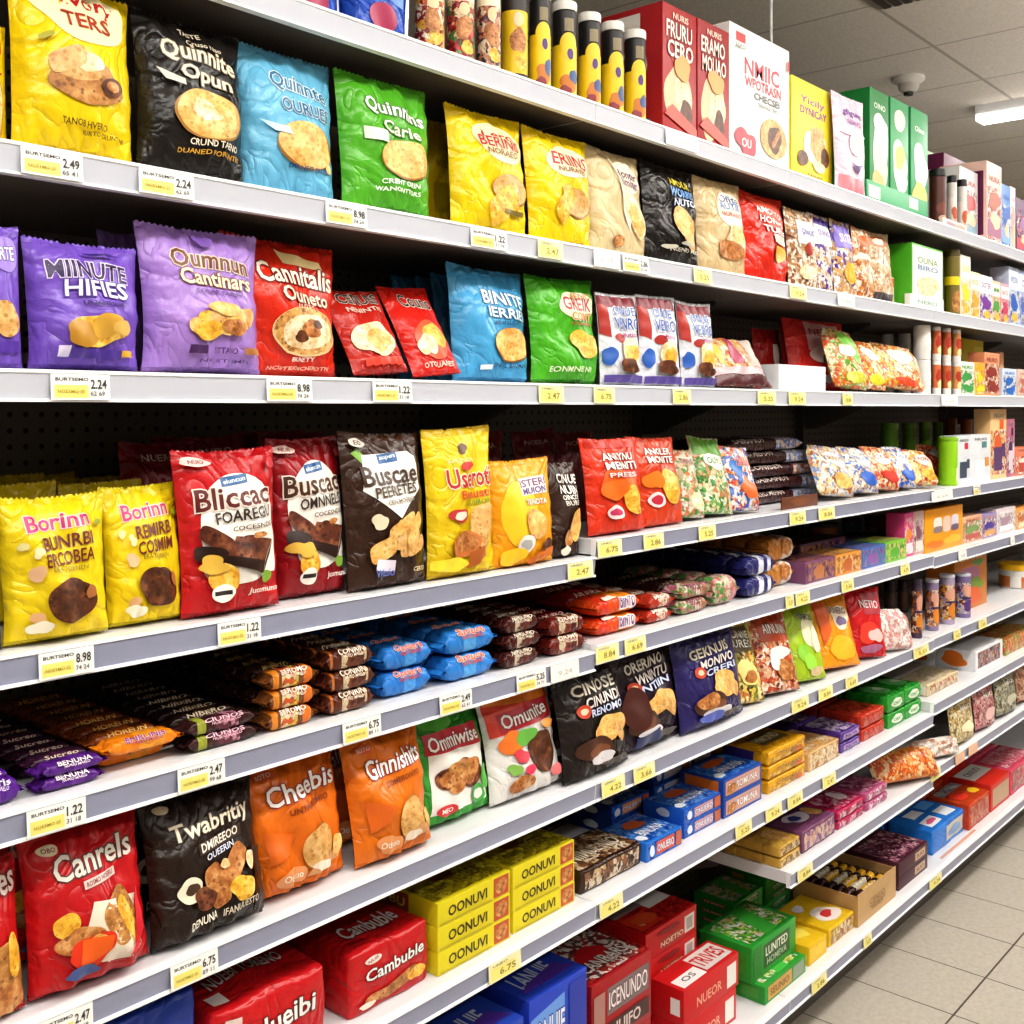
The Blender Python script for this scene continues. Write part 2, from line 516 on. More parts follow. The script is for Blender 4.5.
# ---------------------------------------------------------------- room
def plain(name, h, rough=.6):
    m, nt, b = nodes(name); b.inputs['Base Color'].default_value = lin(h); b.inputs['Roughness'].default_value = rough
    return m, nt, b
def grid_material(name, base, line, px, py, ox, oy, wx, wy, rough, grain):
    m, nt, b = nodes(name); b.inputs['Roughness'].default_value = rough
    tc = N(nt, 'ShaderNodeTexCoord'); sp = N(nt, 'ShaderNodeSeparateXYZ')
    nt.links.new(tc.outputs['Object'], sp.inputs[0])
    ms = []
    for ax, pit, off, wd in ((0, px, ox, wx), (1, py, oy, wy)):
        a = N(nt, 'ShaderNodeMath', operation='SUBTRACT'); a.inputs[1].default_value = off - pit / 2
        d = N(nt, 'ShaderNodeMath', operation='DIVIDE'); d.inputs[1].default_value = pit
        f = N(nt, 'ShaderNodeMath', operation='FRACT')
        c = N(nt, 'ShaderNodeMath', operation='SUBTRACT'); c.inputs[1].default_value = .5
        e = N(nt, 'ShaderNodeMath', operation='ABSOLUTE')
        g = N(nt, 'ShaderNodeMath', operation='LESS_THAN'); g.inputs[1].default_value = wd / pit / 2
        nt.links.new(sp.outputs[ax], a.inputs[0])
        for p, q in ((a, d), (d, f), (f, c), (c, e), (e, g)): nt.links.new(p.outputs[0], q.inputs[0])
        ms.append(g)
    mx = N(nt, 'ShaderNodeMath', operation='MAXIMUM')
    nt.links.new(ms[0].outputs[0], mx.inputs[0]); nt.links.new(ms[1].outputs[0], mx.inputs[1])
    no = N(nt, 'ShaderNodeTexNoise', Scale=grain, Detail=8.0, Roughness=.65)
    nt.links.new(tc.outputs['Object'], no.inputs['Vector'])
    r = N(nt, 'ShaderNodeValToRGB')
    c = lin(base)
    r.color_ramp.elements[0].position = .35; r.color_ramp.elements[0].color = tuple(x * .88 for x in c[:3]) + (1,)
    r.color_ramp.elements[1].position = .65; r.color_ramp.elements[1].color = tuple(min(1, x * 1.06) for x in c[:3]) + (1,)
    nt.links.new(no.outputs['Fac'], r.inputs['Fac'])
    mc = N(nt, 'ShaderNodeMix', data_type='RGBA'); mc.inputs[7].default_value = lin(line)
    nt.links.new(mx.outputs[0], mc.inputs[0]); nt.links.new(r.outputs['Color'], mc.inputs[6])
    nt.links.new(mc.outputs[2], b.inputs['Base Color'])
    bp = N(nt, 'ShaderNodeBump', Strength=.3, Distance=.002); bp.invert = True
    nt.links.new(mx.outputs[0], bp.inputs['Height']); nt.links.new(bp.outputs['Normal'], b.inputs['Normal'])
    return m
X0, X1, Y0, Y1, CEIL = -4.0, 11.0, -4.2, 4.5, 3.16
FLOOR_M = grid_material('floor_tiles', 'b8b1a5', '544d45', .262, .5, 3.85, -.225, .0045, .0055, .42, 60)
CEIL_M = grid_material('ceiling_tiles', 'd6cfc4', 'a9a297', .61, 1.22, 3.96, .385, .012, .016, .9, 90)
WALL_M = plain('painted_wall', 'e6e1d8', .8)[0]
def slab(name, a, b, mat):
    mb = MB(); mb.box(*a, *b, mat); o = link(name, mb.mesh(name)); tag(o, kind='structure'); return o
slab('floor', (X0, Y0, -.05), (X1, Y1, 0), FLOOR_M)
slab('ceiling', (X0, Y0, CEIL), (X1, Y1, CEIL + .05), CEIL_M)
slab('wall_back', (X0, Y1, 0), (X1, Y1 + .05, CEIL), WALL_M)
slab('wall_front', (X0, Y0 - .05, 0), (X1, Y0, CEIL), plain('painted_wall_far', 'a39d94', .8)[0])
slab('wall_left', (X0 - .05, Y0, 0), (X0, Y1, CEIL), WALL_M)
slab('wall_right', (X1, Y0, 0), (X1 + .05, Y1, CEIL), WALL_M)
# ---------------------------------------------------------------- shelving
ROWZ = {'A': [2.257] * 4, 'B': [1.974] * 4, 'C': [1.707] * 4, 'D': [1.372, 1.405, 1.405, 1.402], 'E': [1.188, 1.199, 1.199, 1.193],
        'F': [.932, .932, .932, .935], 'G': [.697, .697, .697, .727], 'K': [None, None, .497, .522], 'H': [.184] * 4}
JOINT = [.36, 1.72, 2.53, 3.50, 4.85, 6.1]
for _v in ROWZ.values(): _v.append(_v[-1])
SHN = {'A': 'top shelf', 'B': 'second shelf', 'C': 'third shelf', 'D': 'fourth shelf', 'E': 'fifth shelf', 'F': 'sixth shelf', 'G': 'seventh shelf', 'K': 'low shelf', 'H': 'bottom shelf'}
def bay_of(s):
    for i in range(4):
        if s < JOINT[i + 1]: return i
    return 4
def base_z(row, s): return ROWZ[row][bay_of(s)]
WHITE = plain('white_steel', 'dddde0', .38)[0]
UNDER_SHADE = plain('shelf_underside_shade', '5c524a', .55)[0]  # shadow under the white boards, put into the colour of this face
DARKST = plain('grey_steel', '5a5550', .5)[0]
RAIL_LIT = plain('rail_insert_lit', 'c3c6d0', .3)[0]  # same grey rail, painted paler where upper shelves catch more light
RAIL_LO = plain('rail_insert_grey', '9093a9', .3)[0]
LIP = plain('clear_rail_lip', 'f4f5f7', .22)[0]
def peg_material():
    m = grid_material('perforated_panel', '675d54', '675d54', .05, .05, 0, 0, .001, .001, .6, 20)
    nt = m.node_tree; b = nt.nodes['Principled BSDF']
    for l in list(b.inputs['Base Color'].links) + list(b.inputs['Normal'].links): nt.links.remove(l)
    tc = N(nt, 'ShaderNodeTexCoord'); sp = N(nt, 'ShaderNodeSeparateXYZ'); nt.links.new(tc.outputs['Object'], sp.inputs[0])
    q = []
    for ax in (0, 2):
        d = N(nt, 'ShaderNodeMath', operation='DIVIDE'); d.inputs[1].default_value = .026
        f = N(nt, 'ShaderNodeMath', operation='FRACT'); c = N(nt, 'ShaderNodeMath', operation='SUBTRACT'); c.inputs[1].default_value = .5
        p = N(nt, 'ShaderNodeMath', operation='POWER'); p.inputs[1].default_value = 2
        ab = N(nt, 'ShaderNodeMath', operation='ABSOLUTE')
        nt.links.new(sp.outputs[ax], d.inputs[0])
        for a, e in ((d, f), (f, c), (c, ab), (ab, p)): nt.links.new(a.outputs[0], e.inputs[0])
        q.append(p)
    s = N(nt, 'ShaderNodeMath', operation='ADD'); nt.links.new(q[0].outputs[0], s.inputs[0]); nt.links.new(q[1].outputs[0], s.inputs[1])
    l = N(nt, 'ShaderNodeMath', operation='LESS_THAN'); l.inputs[1].default_value = .028; nt.links.new(s.outputs[0], l.inputs[0])
    mx = N(nt, 'ShaderNodeMix', data_type='RGBA'); mx.inputs[6].default_value = lin('675d54'); mx.inputs[7].default_value = lin('0a0908')
    nt.links.new(l.outputs[0], mx.inputs[0]); nt.links.new(mx.outputs[2], b.inputs['Base Color'])
    return m
PEG = peg_material()
BACKY = .46
BAYTXT = ['wide white shelving bay holding the big crisp and cookie bags', 'narrow white shelving bay with stepped shelf above the red and green cartons',
          'white shelving bay with an extra low shelf over the kraft tray', 'white shelving bay past the green carton tray on top', 'last white shelving bay, mostly beyond the frame edge']
for i in range(5):
    xa, xb = JOINT[i], JOINT[i + 1]
    root = empty('shelving_bay', ((xa + xb) / 2, .2, 0))
    tag(root, BAYTXT[i], 'shelving', 'white gondola shelving bays')
    cx, cy = (xa + xb) / 2, .2
    def part(name, mb, parent=root):
        o = link(name, mb.mesh(name), parent)
        return o
    mb = MB(); mb.box(xa - cx + .001, BACKY - cy, .02, xb - cx - .001, BACKY + .012 - cy, 2.30, PEG); part('back_panel', mb)
    mb = MB(); mb.box(xa - cx, .09 - cy, 0, xb - cx, .105 - cy, .145, DARKST); part('kick_plate', mb)
    for sx in ((xb - cx),) if i else (xa - cx, xb - cx):
        mb = MB(); mb.box(sx - .014, BACKY - .032 - cy, 0, sx + .014, BACKY - .001 - cy, 2.32, DARKST); part('upright', mb)
    for row, zs in ROWZ.items():
        z = zs[i]
        if z is None: continue
        sh = MB()
        d = BACKY - .034
        sh.extrude_x([(.002 - cy, z), (.002 - cy, z - .03), (d - cy, z - .03), (d - cy, z)], xa - cx + .0015, xb - cx - .0015, [WHITE, UNDER_SHADE, WHITE, WHITE])
        so = part('shelf', sh)
        face = RAIL_LIT if row in 'ABC' else RAIL_LO
        rl = MB()
        pr = [(.0015, .0005), (-.013, .0005), (-.0135, -.0035), (-.0115, -.0045), (-.0085, -.0345), (-.0125, -.0355), (-.0125, -.0385), (.0015, -.0385)]
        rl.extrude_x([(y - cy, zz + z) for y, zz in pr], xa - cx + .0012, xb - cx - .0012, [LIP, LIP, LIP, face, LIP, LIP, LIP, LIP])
        ro = link('price_rail', rl.mesh('price_rail'), so)
        for sx in (xa - cx + .006, xb - cx - .006):
            b = MB()
            b.extrude_x([(.2 - cy, z - .0302), (d - cy, z - .0302), (d - cy, z - .115), (d - .04 - cy, z - .115), (.2 - cy, z - .04)], sx - .0015, sx + .0015, [DARKST] * 5)
            link('bracket', b.mesh('bracket'), so)
# ---------------------------------------------------------------- ceiling fittings
def emis(name, h, st):
    m, nt, b = nodes(name); b.inputs['Base Color'].default_value = lin(h)
    b.inputs['Emission Color'].default_value = lin(h); b.inputs['Emission Strength'].default_value = st
    return m
TUBE = emis('lit_diffuser', 'fff9ee', 6.0)
def batten(x, y, L, label):
    r = empty('ceiling_light', (x, y, CEIL)); tag(r, label, 'ceiling light', 'fluorescent ceiling lights')
    mb = MB(); mb.box(-.06, -L / 2, -.05, .06, L / 2, -.0005, WHITE); link('housing', mb.mesh('housing'), r)
    q = MB()
    pr = [(-.066, -.05), (-.056, -.074), (.056, -.074), (.066, -.05)]
    n = len(pr)
    for k in range(n):
        a, b = pr[k], pr[(k + 1) % n]
        q.add([(a[0], -L / 2 + .01, a[1]), (a[0], L / 2 - .01, a[1]), (b[0], L / 2 - .01, b[1]), (b[0], -L / 2 + .01, b[1])], [(0, 1, 2, 3)], TUBE, False)
    for yy in (-L / 2 + .01, L / 2 - .01):
        q.add([(a, yy, b) for a, b in pr], [(0, 1, 2, 3)], TUBE, False)
    link('diffuser', q.mesh('diffuser'), r)
    for yy in (-L / 2, L / 2):
        c = MB(); c.box(-.07, yy - .006, -.077, .07, yy + .006, -.045, WHITE); link('end_cap', c.mesh('end_cap'), r)
batten(5.66, -.05, 1.22, 'lit white batten light on ceiling beyond the smoke detector')
r = empty('smoke_detector', (4.93, .63, CEIL)); tag(r, 'round white smoke detector dome on the ceiling tiles', 'smoke detector')
mb = MB(); mb.lathe([(0, 0), (.07, 0), (.07, -.014), (.05, -.03), (0, -.03)], 32, plain('detector_white', 'dcd8d0', .5)[0]); link('base', mb.mesh('base'), r)
mb = MB(); mb.lathe([(.046, -.029), (.044, -.05), (.032, -.066), (0, -.069)], 32, plain('detector_dome', 'c9c4bb', .4)[0]); link('dome', mb.mesh('dome'), r)
mb = MB(); mb.lathe([(.022, -.068), (.02, -.08), (0, -.082)], 24, plain('detector_lens', '2b2825', .25)[0]); link('sensor', mb.mesh('sensor'), r)
r = empty('air_vent', (3.80, .32, CEIL)); tag(r, 'dark square air vent set in the ceiling tiles', 'air vent')
mb = MB(); mb.box(-.20, -.26, -.008, .20, .06, -.0005, plain('vent_frame', '8d867c', .5)[0]); link('vent_frame', mb.mesh('vent_frame'), r)
mb = MB()
for k in range(7):
    mb.box(-.185, -.235 + k * .04, -.016, .185, -.21 + k * .04, -.006, plain('vent_dark', '3c352f', .5)[0])
link('slat', mb.mesh('slat'), r)
mb = MB(); mb.lathe([(0, 0), (.0045, 0), (.0045, CEIL - 2.262), (0, CEIL - 2.262)], 10, WHITE)
tag(link('hanging_rod', mb.mesh('hanging_rod'), None, (S(771, .25), .25, 2.2615)), 'thin white rod hanging from ceiling behind the white cookie carton', 'rod')
# ---------------------------------------------------------------- light
def area(x, y, sx, sy, e, z=CEIL - .11, rot=(0, 0, 0), c=(1, .985, .96)):
    l = bpy.data.lights.new('ceiling_lamp_or_fill', 'AREA'); l.shape = 'RECTANGLE'; l.size = sx; l.size_y = sy; l.energy = e; l.color = c
    o = bpy.data.objects.new('ceiling_lamp_or_fill', l); COL.objects.link(o); o.location = (x, y, z); o.rotation_euler = rot
for k in range(7):
    area(-1.6 + 1.5 * k, -1.25, 1.2, .22, 17)
    area(-1.6 + 1.5 * k, -2.9, 1.2, .22, 10.5)  # unseen second row, added for more frontal light on the packs
for k in range(5):
    area(-1 + 2 * k, -1.5, 1.4, .4, 34, 2.62, (PI, 0, 0))  # added upward fill that brightens the ceiling, no fixture of the store
area(5.66, -.05, .1, 1.15, 12, CEIL - .09)
w = bpy.data.worlds.new('store_air'); SC.world = w; w.use_nodes = True
w.node_tree.nodes['Background'].inputs[0].default_value = (.9, .93, 1, 1); w.node_tree.nodes['Background'].inputs[1].default_value = .4
# ---------------------------------------------------------------- camera
cd = bpy.data.cameras.new('camera'); co = bpy.data.objects.new('camera', cd); COL.objects.link(co)
cd.sensor_width = 36; cd.lens = 36 * FPX / 1024; cd.shift_y = (HOR - 512) / 1024; cd.clip_start = .02
co.location = (0, -DIST, EYE); co.rotation_euler = (PI / 2, 0, TH - PI / 2)
SC.camera = co
SC.view_settings.view_transform = 'Standard'
SC.view_settings.look = 'Medium High Contrast'
SC.view_settings.exposure = 0.0
# ---------------------------------------------------------------- product builders placed on the shelves
GROUPN = {'A': 'packs on the top shelf', 'B': 'packs on the second shelf', 'C': 'packs on the third shelf', 'D': 'packs on the fourth shelf',
          'E': 'bars on the fifth shelf', 'F': 'packs on the sixth shelf', 'G': 'packs on the seventh shelf', 'K': 'packs on the low shelf', 'H': 'cartons on the bottom shelf'}
SPAN = []           # (row, x0, x1, short description) for the tickets below
SEED = [10]
ORDER = 'ABCDEFGKH'
def headroom(row, s):
    b = bay_of(s)
    for r in ORDER[:ORDER.index(row)][::-1]:
        if ROWZ[r][b] is not None: return ROWZ[r][b] - .0395 - .004 - ROWZ[row][b]
    return 9.0
def fit(nick, tail):
    lab = nick + tail
    return lab if len(lab.replace(',', ' ').split()) <= 16 else nick
def nxt():
    SEED[0] += 1; return SEED[0]
ORD = ['first', 'second', 'third', 'fourth', 'fifth', 'sixth', 'seventh', 'eighth', 'ninth', 'tenth']
def place_of(row): return ' on the ' + SHN[row]
def bag(row, u0, u1, vt, body, design, nick, y=.075, t=None, lean=4, roll=0, yaw=0, seal=None, zb=None, behind=0, flat=False, name='snack_bag', cat='snack bag', tail=None, hscale=1.0, res=(22, 26)):
    if t is None: t = .075 if u1 - u0 > 60 else .06 if u1 - u0 > 38 else .05
    if y < .12: y = max(t * .3, y - .045)
    x0, x1 = S(u0, y), S(u1, y); w = x1 - x0; xm = (x0 + x1) / 2
    t = min(t, w * .5)
    w *= .975
    zs = zb if zb is not None else base_z(row, xm)
    um = (u0 + u1) / 2
    h = (Zp(um, vt, y) - zs) / math.cos(math.radians(lean)) * hscale
    h = min(h, headroom(row, xm) - .012 - w / 2 * abs(math.sin(math.radians(roll))) * 1.6)
    sd = nxt()
    me = pouch_meshes(('bag', sd), w, h, t, body, design, sd, seal, res[0], res[1], flat, None, (.97, -.10) if row in 'BC' else (.94, -.04))
    lab = fit(nick, tail if tail is not None else place_of(row))
    a = math.radians(lean)
    zo = .0008 + .5 * t * .42 * math.sin(a) + w / 2 * abs(math.sin(math.radians(roll)))
    o = place(name, me, lab, cat, GROUPN[row], (xm, y, zs + zo), (-a, math.radians(roll), math.radians(yaw)))
    SPAN.append((row, x0, x1, nick))
    for k in range(1, behind + 1):
        b = o.copy(); COL.objects.link(b)
        b.location = (xm + .004 * (-1) ** k, y + k * (t + .024), zs + zo)
        tag(b, fit(nick + ', ' + ['', 'second one back', 'third one back'][k], place_of(row)))
        for ch in o.children:
            c = ch.copy(); COL.objects.link(c); c.parent = b
    return o
def carton(row, u0, u1, vt, dep, body, nick, front=(), left=(), top=(), y=.03, layers=1, deep=1, zb=None, puff=0.0, cols=1, name='carton', cat='carton', gap=.0015, tail=None, setback=0.0, jit=.002, height=None, bev=.0015, skip=()):
    """vt is the image row of the top front edge at its left end; the stack is split in layers, columns and rows back"""
    x0, x1 = S(u0, y), S(u1, y); w = (x1 - x0) / cols
    zs = zb if zb is not None else base_z(row, (x0 + x1) / 2)
    H = height if height else Zp(u0, vt, y) - zs
    H = min(H, headroom(row, (x0 + x1) / 2) - (.01 if puff else .002))
    h = H / layers
    sd = nxt(); rg = random.Random(sd)
    me = carton_mesh(('carton', sd), w - gap - puff * 1.6, dep - puff * 1.6, h - .0006 - puff * .85, body, front, left, top, puff, bev, sd)
    objs = []; first = None
    for l in range(layers):
        for c in range(cols):
            for d in range(deep):
                if (l, c, d) in skip: continue
                loc = (x0 + w * (c + .5) + rg.uniform(-jit, jit) * .3, y + d * (dep + .002) + l * setback + rg.uniform(0, jit), zs + .0006 + l * h)
                if first is None:
                    o = first = link(name, me, None, loc)
                else:
                    o = first.copy(); COL.objects.link(o); o.location = loc
                s = nick
                q = []
                if layers > 1: q.append('topmost' if l == layers - 1 else 'lowest' if l == 0 else ORD[l] + ' up')
                if cols > 1: q.append(ORD[c] + ' along')
                if deep > 1: q.append('front row' if d == 0 else ORD[d] + ' row')
                if q: s += ', ' + ', '.join(q)
                tag(o, fit(s, tail if tail is not None else place_of(row)), cat, GROUPN[row])
                objs.append(o)
    SPAN.append((row, x0, x1, nick))
    return zs + H
def bars(row, u0, u1, vt, layers, rows, body, nick, bands=(), design=(), y=.012, dy=None, seal=None, name='snack_bar', cat='snack bar', zb=None, fins=True, jit=.004, cols=1, back=None, lift=0.0):
    x0, x1 = S(u0, y), S(u1, y); L = (x1 - x0) / cols
    zs = zb if zb is not None else base_z(row, (x0 + x1) / 2)
    h = (Zp(u0, vt, y) - zs) / layers
    dp = dy or h * 1.5
    sd = nxt(); rg = random.Random(sd)
    me = bar_meshes(('bar', sd), L - .009, dp - .0045, h * .94, body, bands, design, seal, sd, fins)
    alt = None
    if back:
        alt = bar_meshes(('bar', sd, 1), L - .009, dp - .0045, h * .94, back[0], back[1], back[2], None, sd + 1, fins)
    proto = {}
    for r in range(rows):
        for l in range(layers):
            for c in range(cols):
                loc = (x0 + L * (c + .5) + rg.uniform(-jit, jit), y + dp * (r + .5), zs + .0008 + l * h)
                rot = (0, 0, rg.uniform(-1, 1) * jit * 3 if r else 0)
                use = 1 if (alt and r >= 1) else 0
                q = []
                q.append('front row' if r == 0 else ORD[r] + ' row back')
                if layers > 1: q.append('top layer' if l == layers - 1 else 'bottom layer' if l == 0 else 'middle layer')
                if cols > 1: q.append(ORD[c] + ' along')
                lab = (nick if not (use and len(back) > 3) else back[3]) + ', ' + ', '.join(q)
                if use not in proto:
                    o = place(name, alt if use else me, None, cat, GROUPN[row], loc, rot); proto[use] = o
                    o['label'] = lab; LAB.setdefault(lab, []).append(o.name)
                else:
                    p = proto[use]
                    o = p.copy(); COL.objects.link(o); o.location = loc; o.rotation_euler = rot
                    tag(o, lab)
                    for ch in p.children:
                        cc = ch.copy(); COL.objects.link(cc); cc.parent = o
    SPAN.append((row, x0, x1, nick))
    return zs + h * layers
def tub(row, u0, u1, vt, body, nick, lid=None, lid_h=.18, label=None, lab=(.08, .75), design=(), y=None, zb=None, name='tub', cat='tub', taper=1.0, tail=None, deep=1, layers=1):
    yy = .05 if y is None else y
    um = (u0 + u1) / 2; sm = S(um, yy); tt = (um - 512) / FPX
    r = (u1 - u0) / FPX * (ST * (DIST + yy) + CT * sm) * math.cos(math.atan(tt)) / 2 * .97
    yc = yy - .02 + r; sm = S(um, yc); x0, x1 = sm - r, sm + r
    zs = zb if zb is not None else base_z(row, sm)
    h = min(Zp(um, vt, yc) - zs, headroom(row, sm)) / layers
    sd = nxt()
    me = round_meshes(('round', sd), r, h - .0008, body, lid, lid_h, label, lab, design, taper, sd)
    p = None
    for l in range(layers):
        for d in range(deep):
            q = []
            if layers > 1: q.append('upper of two' if l else 'lower of two')
            if deep > 1: q.append('at the front' if d == 0 else ORD[d] + ' back')
            s = fit(nick + (', ' + ', '.join(q) if q else ''), tail if tail is not None else place_of(row))
            loc = (sm, yc + d * r * 2.1, zs + .0006 + l * h)
            if p is None:
                p = place(name, me, s, cat, GROUPN[row], loc, (0, 0, math.radians(-30)))
            else:
                o = p.copy(); COL.objects.link(o); o.location = loc; tag(o, s)
                for ch in p.children:
                    cc = ch.copy(); COL.objects.link(cc); cc.parent = o
    SPAN.append((row, x0, x1, nick))
# ---------------------------------------------------------------- print designs
def T(s, cx, cy, w, h, m, o=None, sk=0, ar=0): return ('t', s, cx, cy, w, h, m, o, sk, ar)
def E(cx, cy, rx, ry, m, wob=.04): return ('e', cx, cy, rx, ry, m, wob)
def R(x0, y0, x1, y1, m, sk=0): return ('r', x0, y0, x1, y1, m, sk)
def O(cx, cy, rx, ry, ang, m, asp=.55): return ('o', cx, cy, rx, ry, ang, asp, m)
def Q(*p): return ('q', p[:-1], p[-1])
def cookie_pic(cx, cy, r, m='food:cookie', dark='8a5a24', asp=.62):
    r *= 1.1
    return [E(cx, cy, r, r * asp, dark, .018), E(cx - .01, cy + .006, r * .955, r * asp * .95, m, .018)]
def nutpile(cx, cy, r, m='food:nut', n=5, seed=3, m2=None):
    g = random.Random(seed); o = []
    for i in range(n):
        a = g.random() * 6.3; d = g.random() ** .5 * r * .62
        o.append(O(cx + d * math.cos(a), cy + d * .5 * math.sin(a), r * g.uniform(.34, .5), r * g.uniform(.22, .34), g.uniform(-.9, .9), m2 if m2 and i % 3 == 1 else m))
    return o
def smalltext(y=.1, m='ffffff', s='CRUNO TAERD', w=1.1):
    return [T(s, 0, y, w, .035, m)]
SYL = ['Ba', 'Cu', 'Mi', 'No', 'Ter', 'Lin', 'Bro', 'Ka', 'Vel', 'Oni', 'Sha', 'Rup', 'Cri', 'Nut', 'Bis', 'Do', 'Fra', 'Wis', 'Qui', 'Ho']
def word(g, n=2): return ''.join(g.choice(SYL) for _ in range(n))
def auto(seed, inkm='ffffff', out=None, pic='food:cookie', panel=None, sub='ffffff', py=.3, pr=.55, two=True):
    g = random.Random(seed); d = []
    if panel: d.append(E(.05, .68, .85, .24, panel, .08))
    d.append(T(word(g), .05, .79, 1.45, .13, inkm, out, .02))
    if two: d.append(T(word(g).upper(), .08, .62, 1.3, .1, inkm, out, .02))
    d.append(T(word(g, 3), .08, .52, 1.0, .035, sub))
    d += cookie_pic(.12, py, pr, pic)
    d += [T(word(g, 4), 0, .07, 1.2, .03, sub)]
    return d
def autobox(seed, inkm='ffffff', panel=None, pic=None, out=None):
    g = random.Random(seed); d = []
    if panel: d.append(R(-.85, .15, .35, .85, panel))
    d.append(T(word(g).upper(), -.12, .56, 1.3, .4, inkm, out))
    d.append(T(word(g, 3), -.12, .2, 1.1, .13, inkm))
    if pic: d.append(E(.68, .5, .25, .38, pic, .08))
    return d
YE, BK, LB, GR, CR, RD, PU, LI, OR, BR, DR = 'foil:f0cf12', 'foil:1d1917', 'foil:6fb9dc', 'foil:58ae2c', 'foil:dcc79c', 'foil:d42a15', 'foil:7a58c0', 'foil:a884cf', 'foil:e87a17', 'foil:3a2418', 'foil:a3131c'
W, K_, CREAM, GOLD, RED, BLUE, BRN, PNK, PUR = 'fbfaf5', '1c1613', 'f3e6b8', 'd8a53a', 'b81c22', '1d57b5', '5a2a16', 'c8286e', '55308c'
# ================================================================ second shelf (row B): large pillow bags
bag('B', -34, 9, 20, YE, auto(1, RED), 'yellow bag cut by the frame edge', y=.10)
bag('B', 6, 138, -22, YE, [E(.15, .82, .8, .19, CREAM, .09), T('Onvory', .12, .885, 1.25, .13, RED, None, -.02, .015), T('TERS', .2, .76, .85, .10, 'a8402c', None, 0, .01),
    E(.05, .40, .66, .125, 'food:wafer', .1), E(-.15, .46, .42, .07, 'food:biscuit', .14), E(.1, .5, .22, .06, 'food:pale', .1), O(-.25, .5, .3, .12, .3, 'food:biscuit'), E(.5, .385, .2, .055, 'food:choc', .05), E(.5, .39, .12, .03, 'food:nut'), 
    T('TANOB HVERO', .05, .16, .8, .036, '5a4510'), T('BURTO CRUNT NE', .4, .115, .8, .024, '6b5412'), O(-.55, .62, .12, .03, .3, 'a7a018')], 'yellow bag with red wavy title over cream patch', y=.085, t=.085)
bag('B', 130, 250, 1, BK, [T('Quinnite', .12, .735, 1.45, .14, 'e9dcc2', '6b5a40', -.03, .02), T('Opun', .2, .60, 1.0, .12, 'e9dcc2', '6b5a40', -.03, .01), T('TASTE', -.05, .89, .4, .04, 'cfc4ae'),
    T('Cruso Nao', .2, .825, .7, .035, 'cfc4ae')] + cookie_pic(.16, .365, .62, 'food:cookie', 'a8783a', .235) + [E(.05, .39, .3, .06, 'food:pale', .15), T('CRUND TAENO', .25, .19, .95, .038, 'eee3cc'), T('DUANED FORUNTES', .2, .135, 1.2, .028, GOLD), Q((-.75, .62), (-.3, .56), (-.3, .52), (-.6, .55), 'd8d2c4')],
    'black bag with cream curly title and pale cookie', y=.085, t=.085)
bag('B', 236, 345, 30, LB, [T('Quinnte', .2, .73, 1.25, .13, '2f6f96', 'e8f4f8', -.04, .02), T('OURUES', .3, .59, 1.05, .09, '245f88', 'd8ecf4', -.03)] + cookie_pic(.25, .335, .62, 'food:cookie', '9a6a2c', .235) + [T('EMINNEO TRURO', .3, .185, 1.0, .03, '1d4e74'), E(.75, .21, .09, .035, 'food:cookie'), Q((-.7, .47), (-.2, .43), (-.15, .38), (-.45, .40), 'bfe0ee')],
    'light blue bag with dark blue curly title', y=.085, t=.08)
bag('B', 334, 433, 62, GR, [T('Quinnins', .15, .73, 1.4, .13, W, '2f6a1c', -.04, .015), T('Carie', .2, .60, .85, .09, 'e8f2d0', '3a7a22', -.03)] + cookie_pic(.25, .38, .56, 'food:cookie', '9a6a2c', .24) + [R(-.62, .48, -.2, .57, 'dfe8cf', -.02), T('CREHT ORIN', .1, .20, .85, .035, W), T('WANONTTORS', .05, .145, 1.0, .03, W)],
    'green bag with white curly title and round cookie', y=.085, t=.08)
bag('B', 419, 455, 98, 'foil:c9a90c', [R(-.4, .2, .6, .45, '9b8410'), T('NURO', .1, .6, .8, .06, '6b5a0c')], 'dull yellow bag turned sideways', y=.15, t=.05)
bag('B', 447, 529, 100, YE, [E(.25, .73, .72, .17, CREAM, .07), T('Lero', .2, .795, .85, .07, RED), T('BERINIS', .22, .725, 1.15, .095, RED, 'f8e9c8'), T('NORAEO', .22, .64, .9, .05, '8a5a24')] + cookie_pic(.42, .345, .5, 'food:biscuit', '9a6020', .23) + nutpile(.2, .28, .6, 'food:corn', 3, 5) + [R(.1, .14, .75, .18, '7a6a2a')],
    'yellow bag with red block title and golden biscuit', y=.09, t=.075)
bag('B', 523, 594, 114, YE, [E(.25, .73, .68, .16, 'f2e2c0', .07), T('ERIINS', .25, .745, 1.15, .12, RED, 'f8e9c8'), T('NURATES', .25, .65, .9, .045, '8a5a24')] + cookie_pic(.3, .36, .52, 'food:biscuit', '9a6020', .22) + nutpile(.0, .24, .55, 'food:corn', 3, 8),
    'yellow bag with crossed red title beside cream bag', y=.088, t=.07)
bag('B', 587, 648, 140, CR, [E(.3, .74, .6, .15, 'f3ead2', .05), T('Honter', .3, .77, .95, .085, '5a2450', 'f6eedc'), T('Himitet', .3, .685, .95, .085, '6b2a5c', 'f6eedc'), Q((-.3, .95), (.1, .5), (.2, .2), (-.1, .4), 'f0e6cc'), O(.35, .40, .5, .24, -.75, 'food:pale'), O(.42, .34, .32, .16, -.7, 'food:cookie'), E(-.25, .12, .2, .05, 'food:nut')],
    'cream bag with purple title and bread finger', y=.09, t=.075)
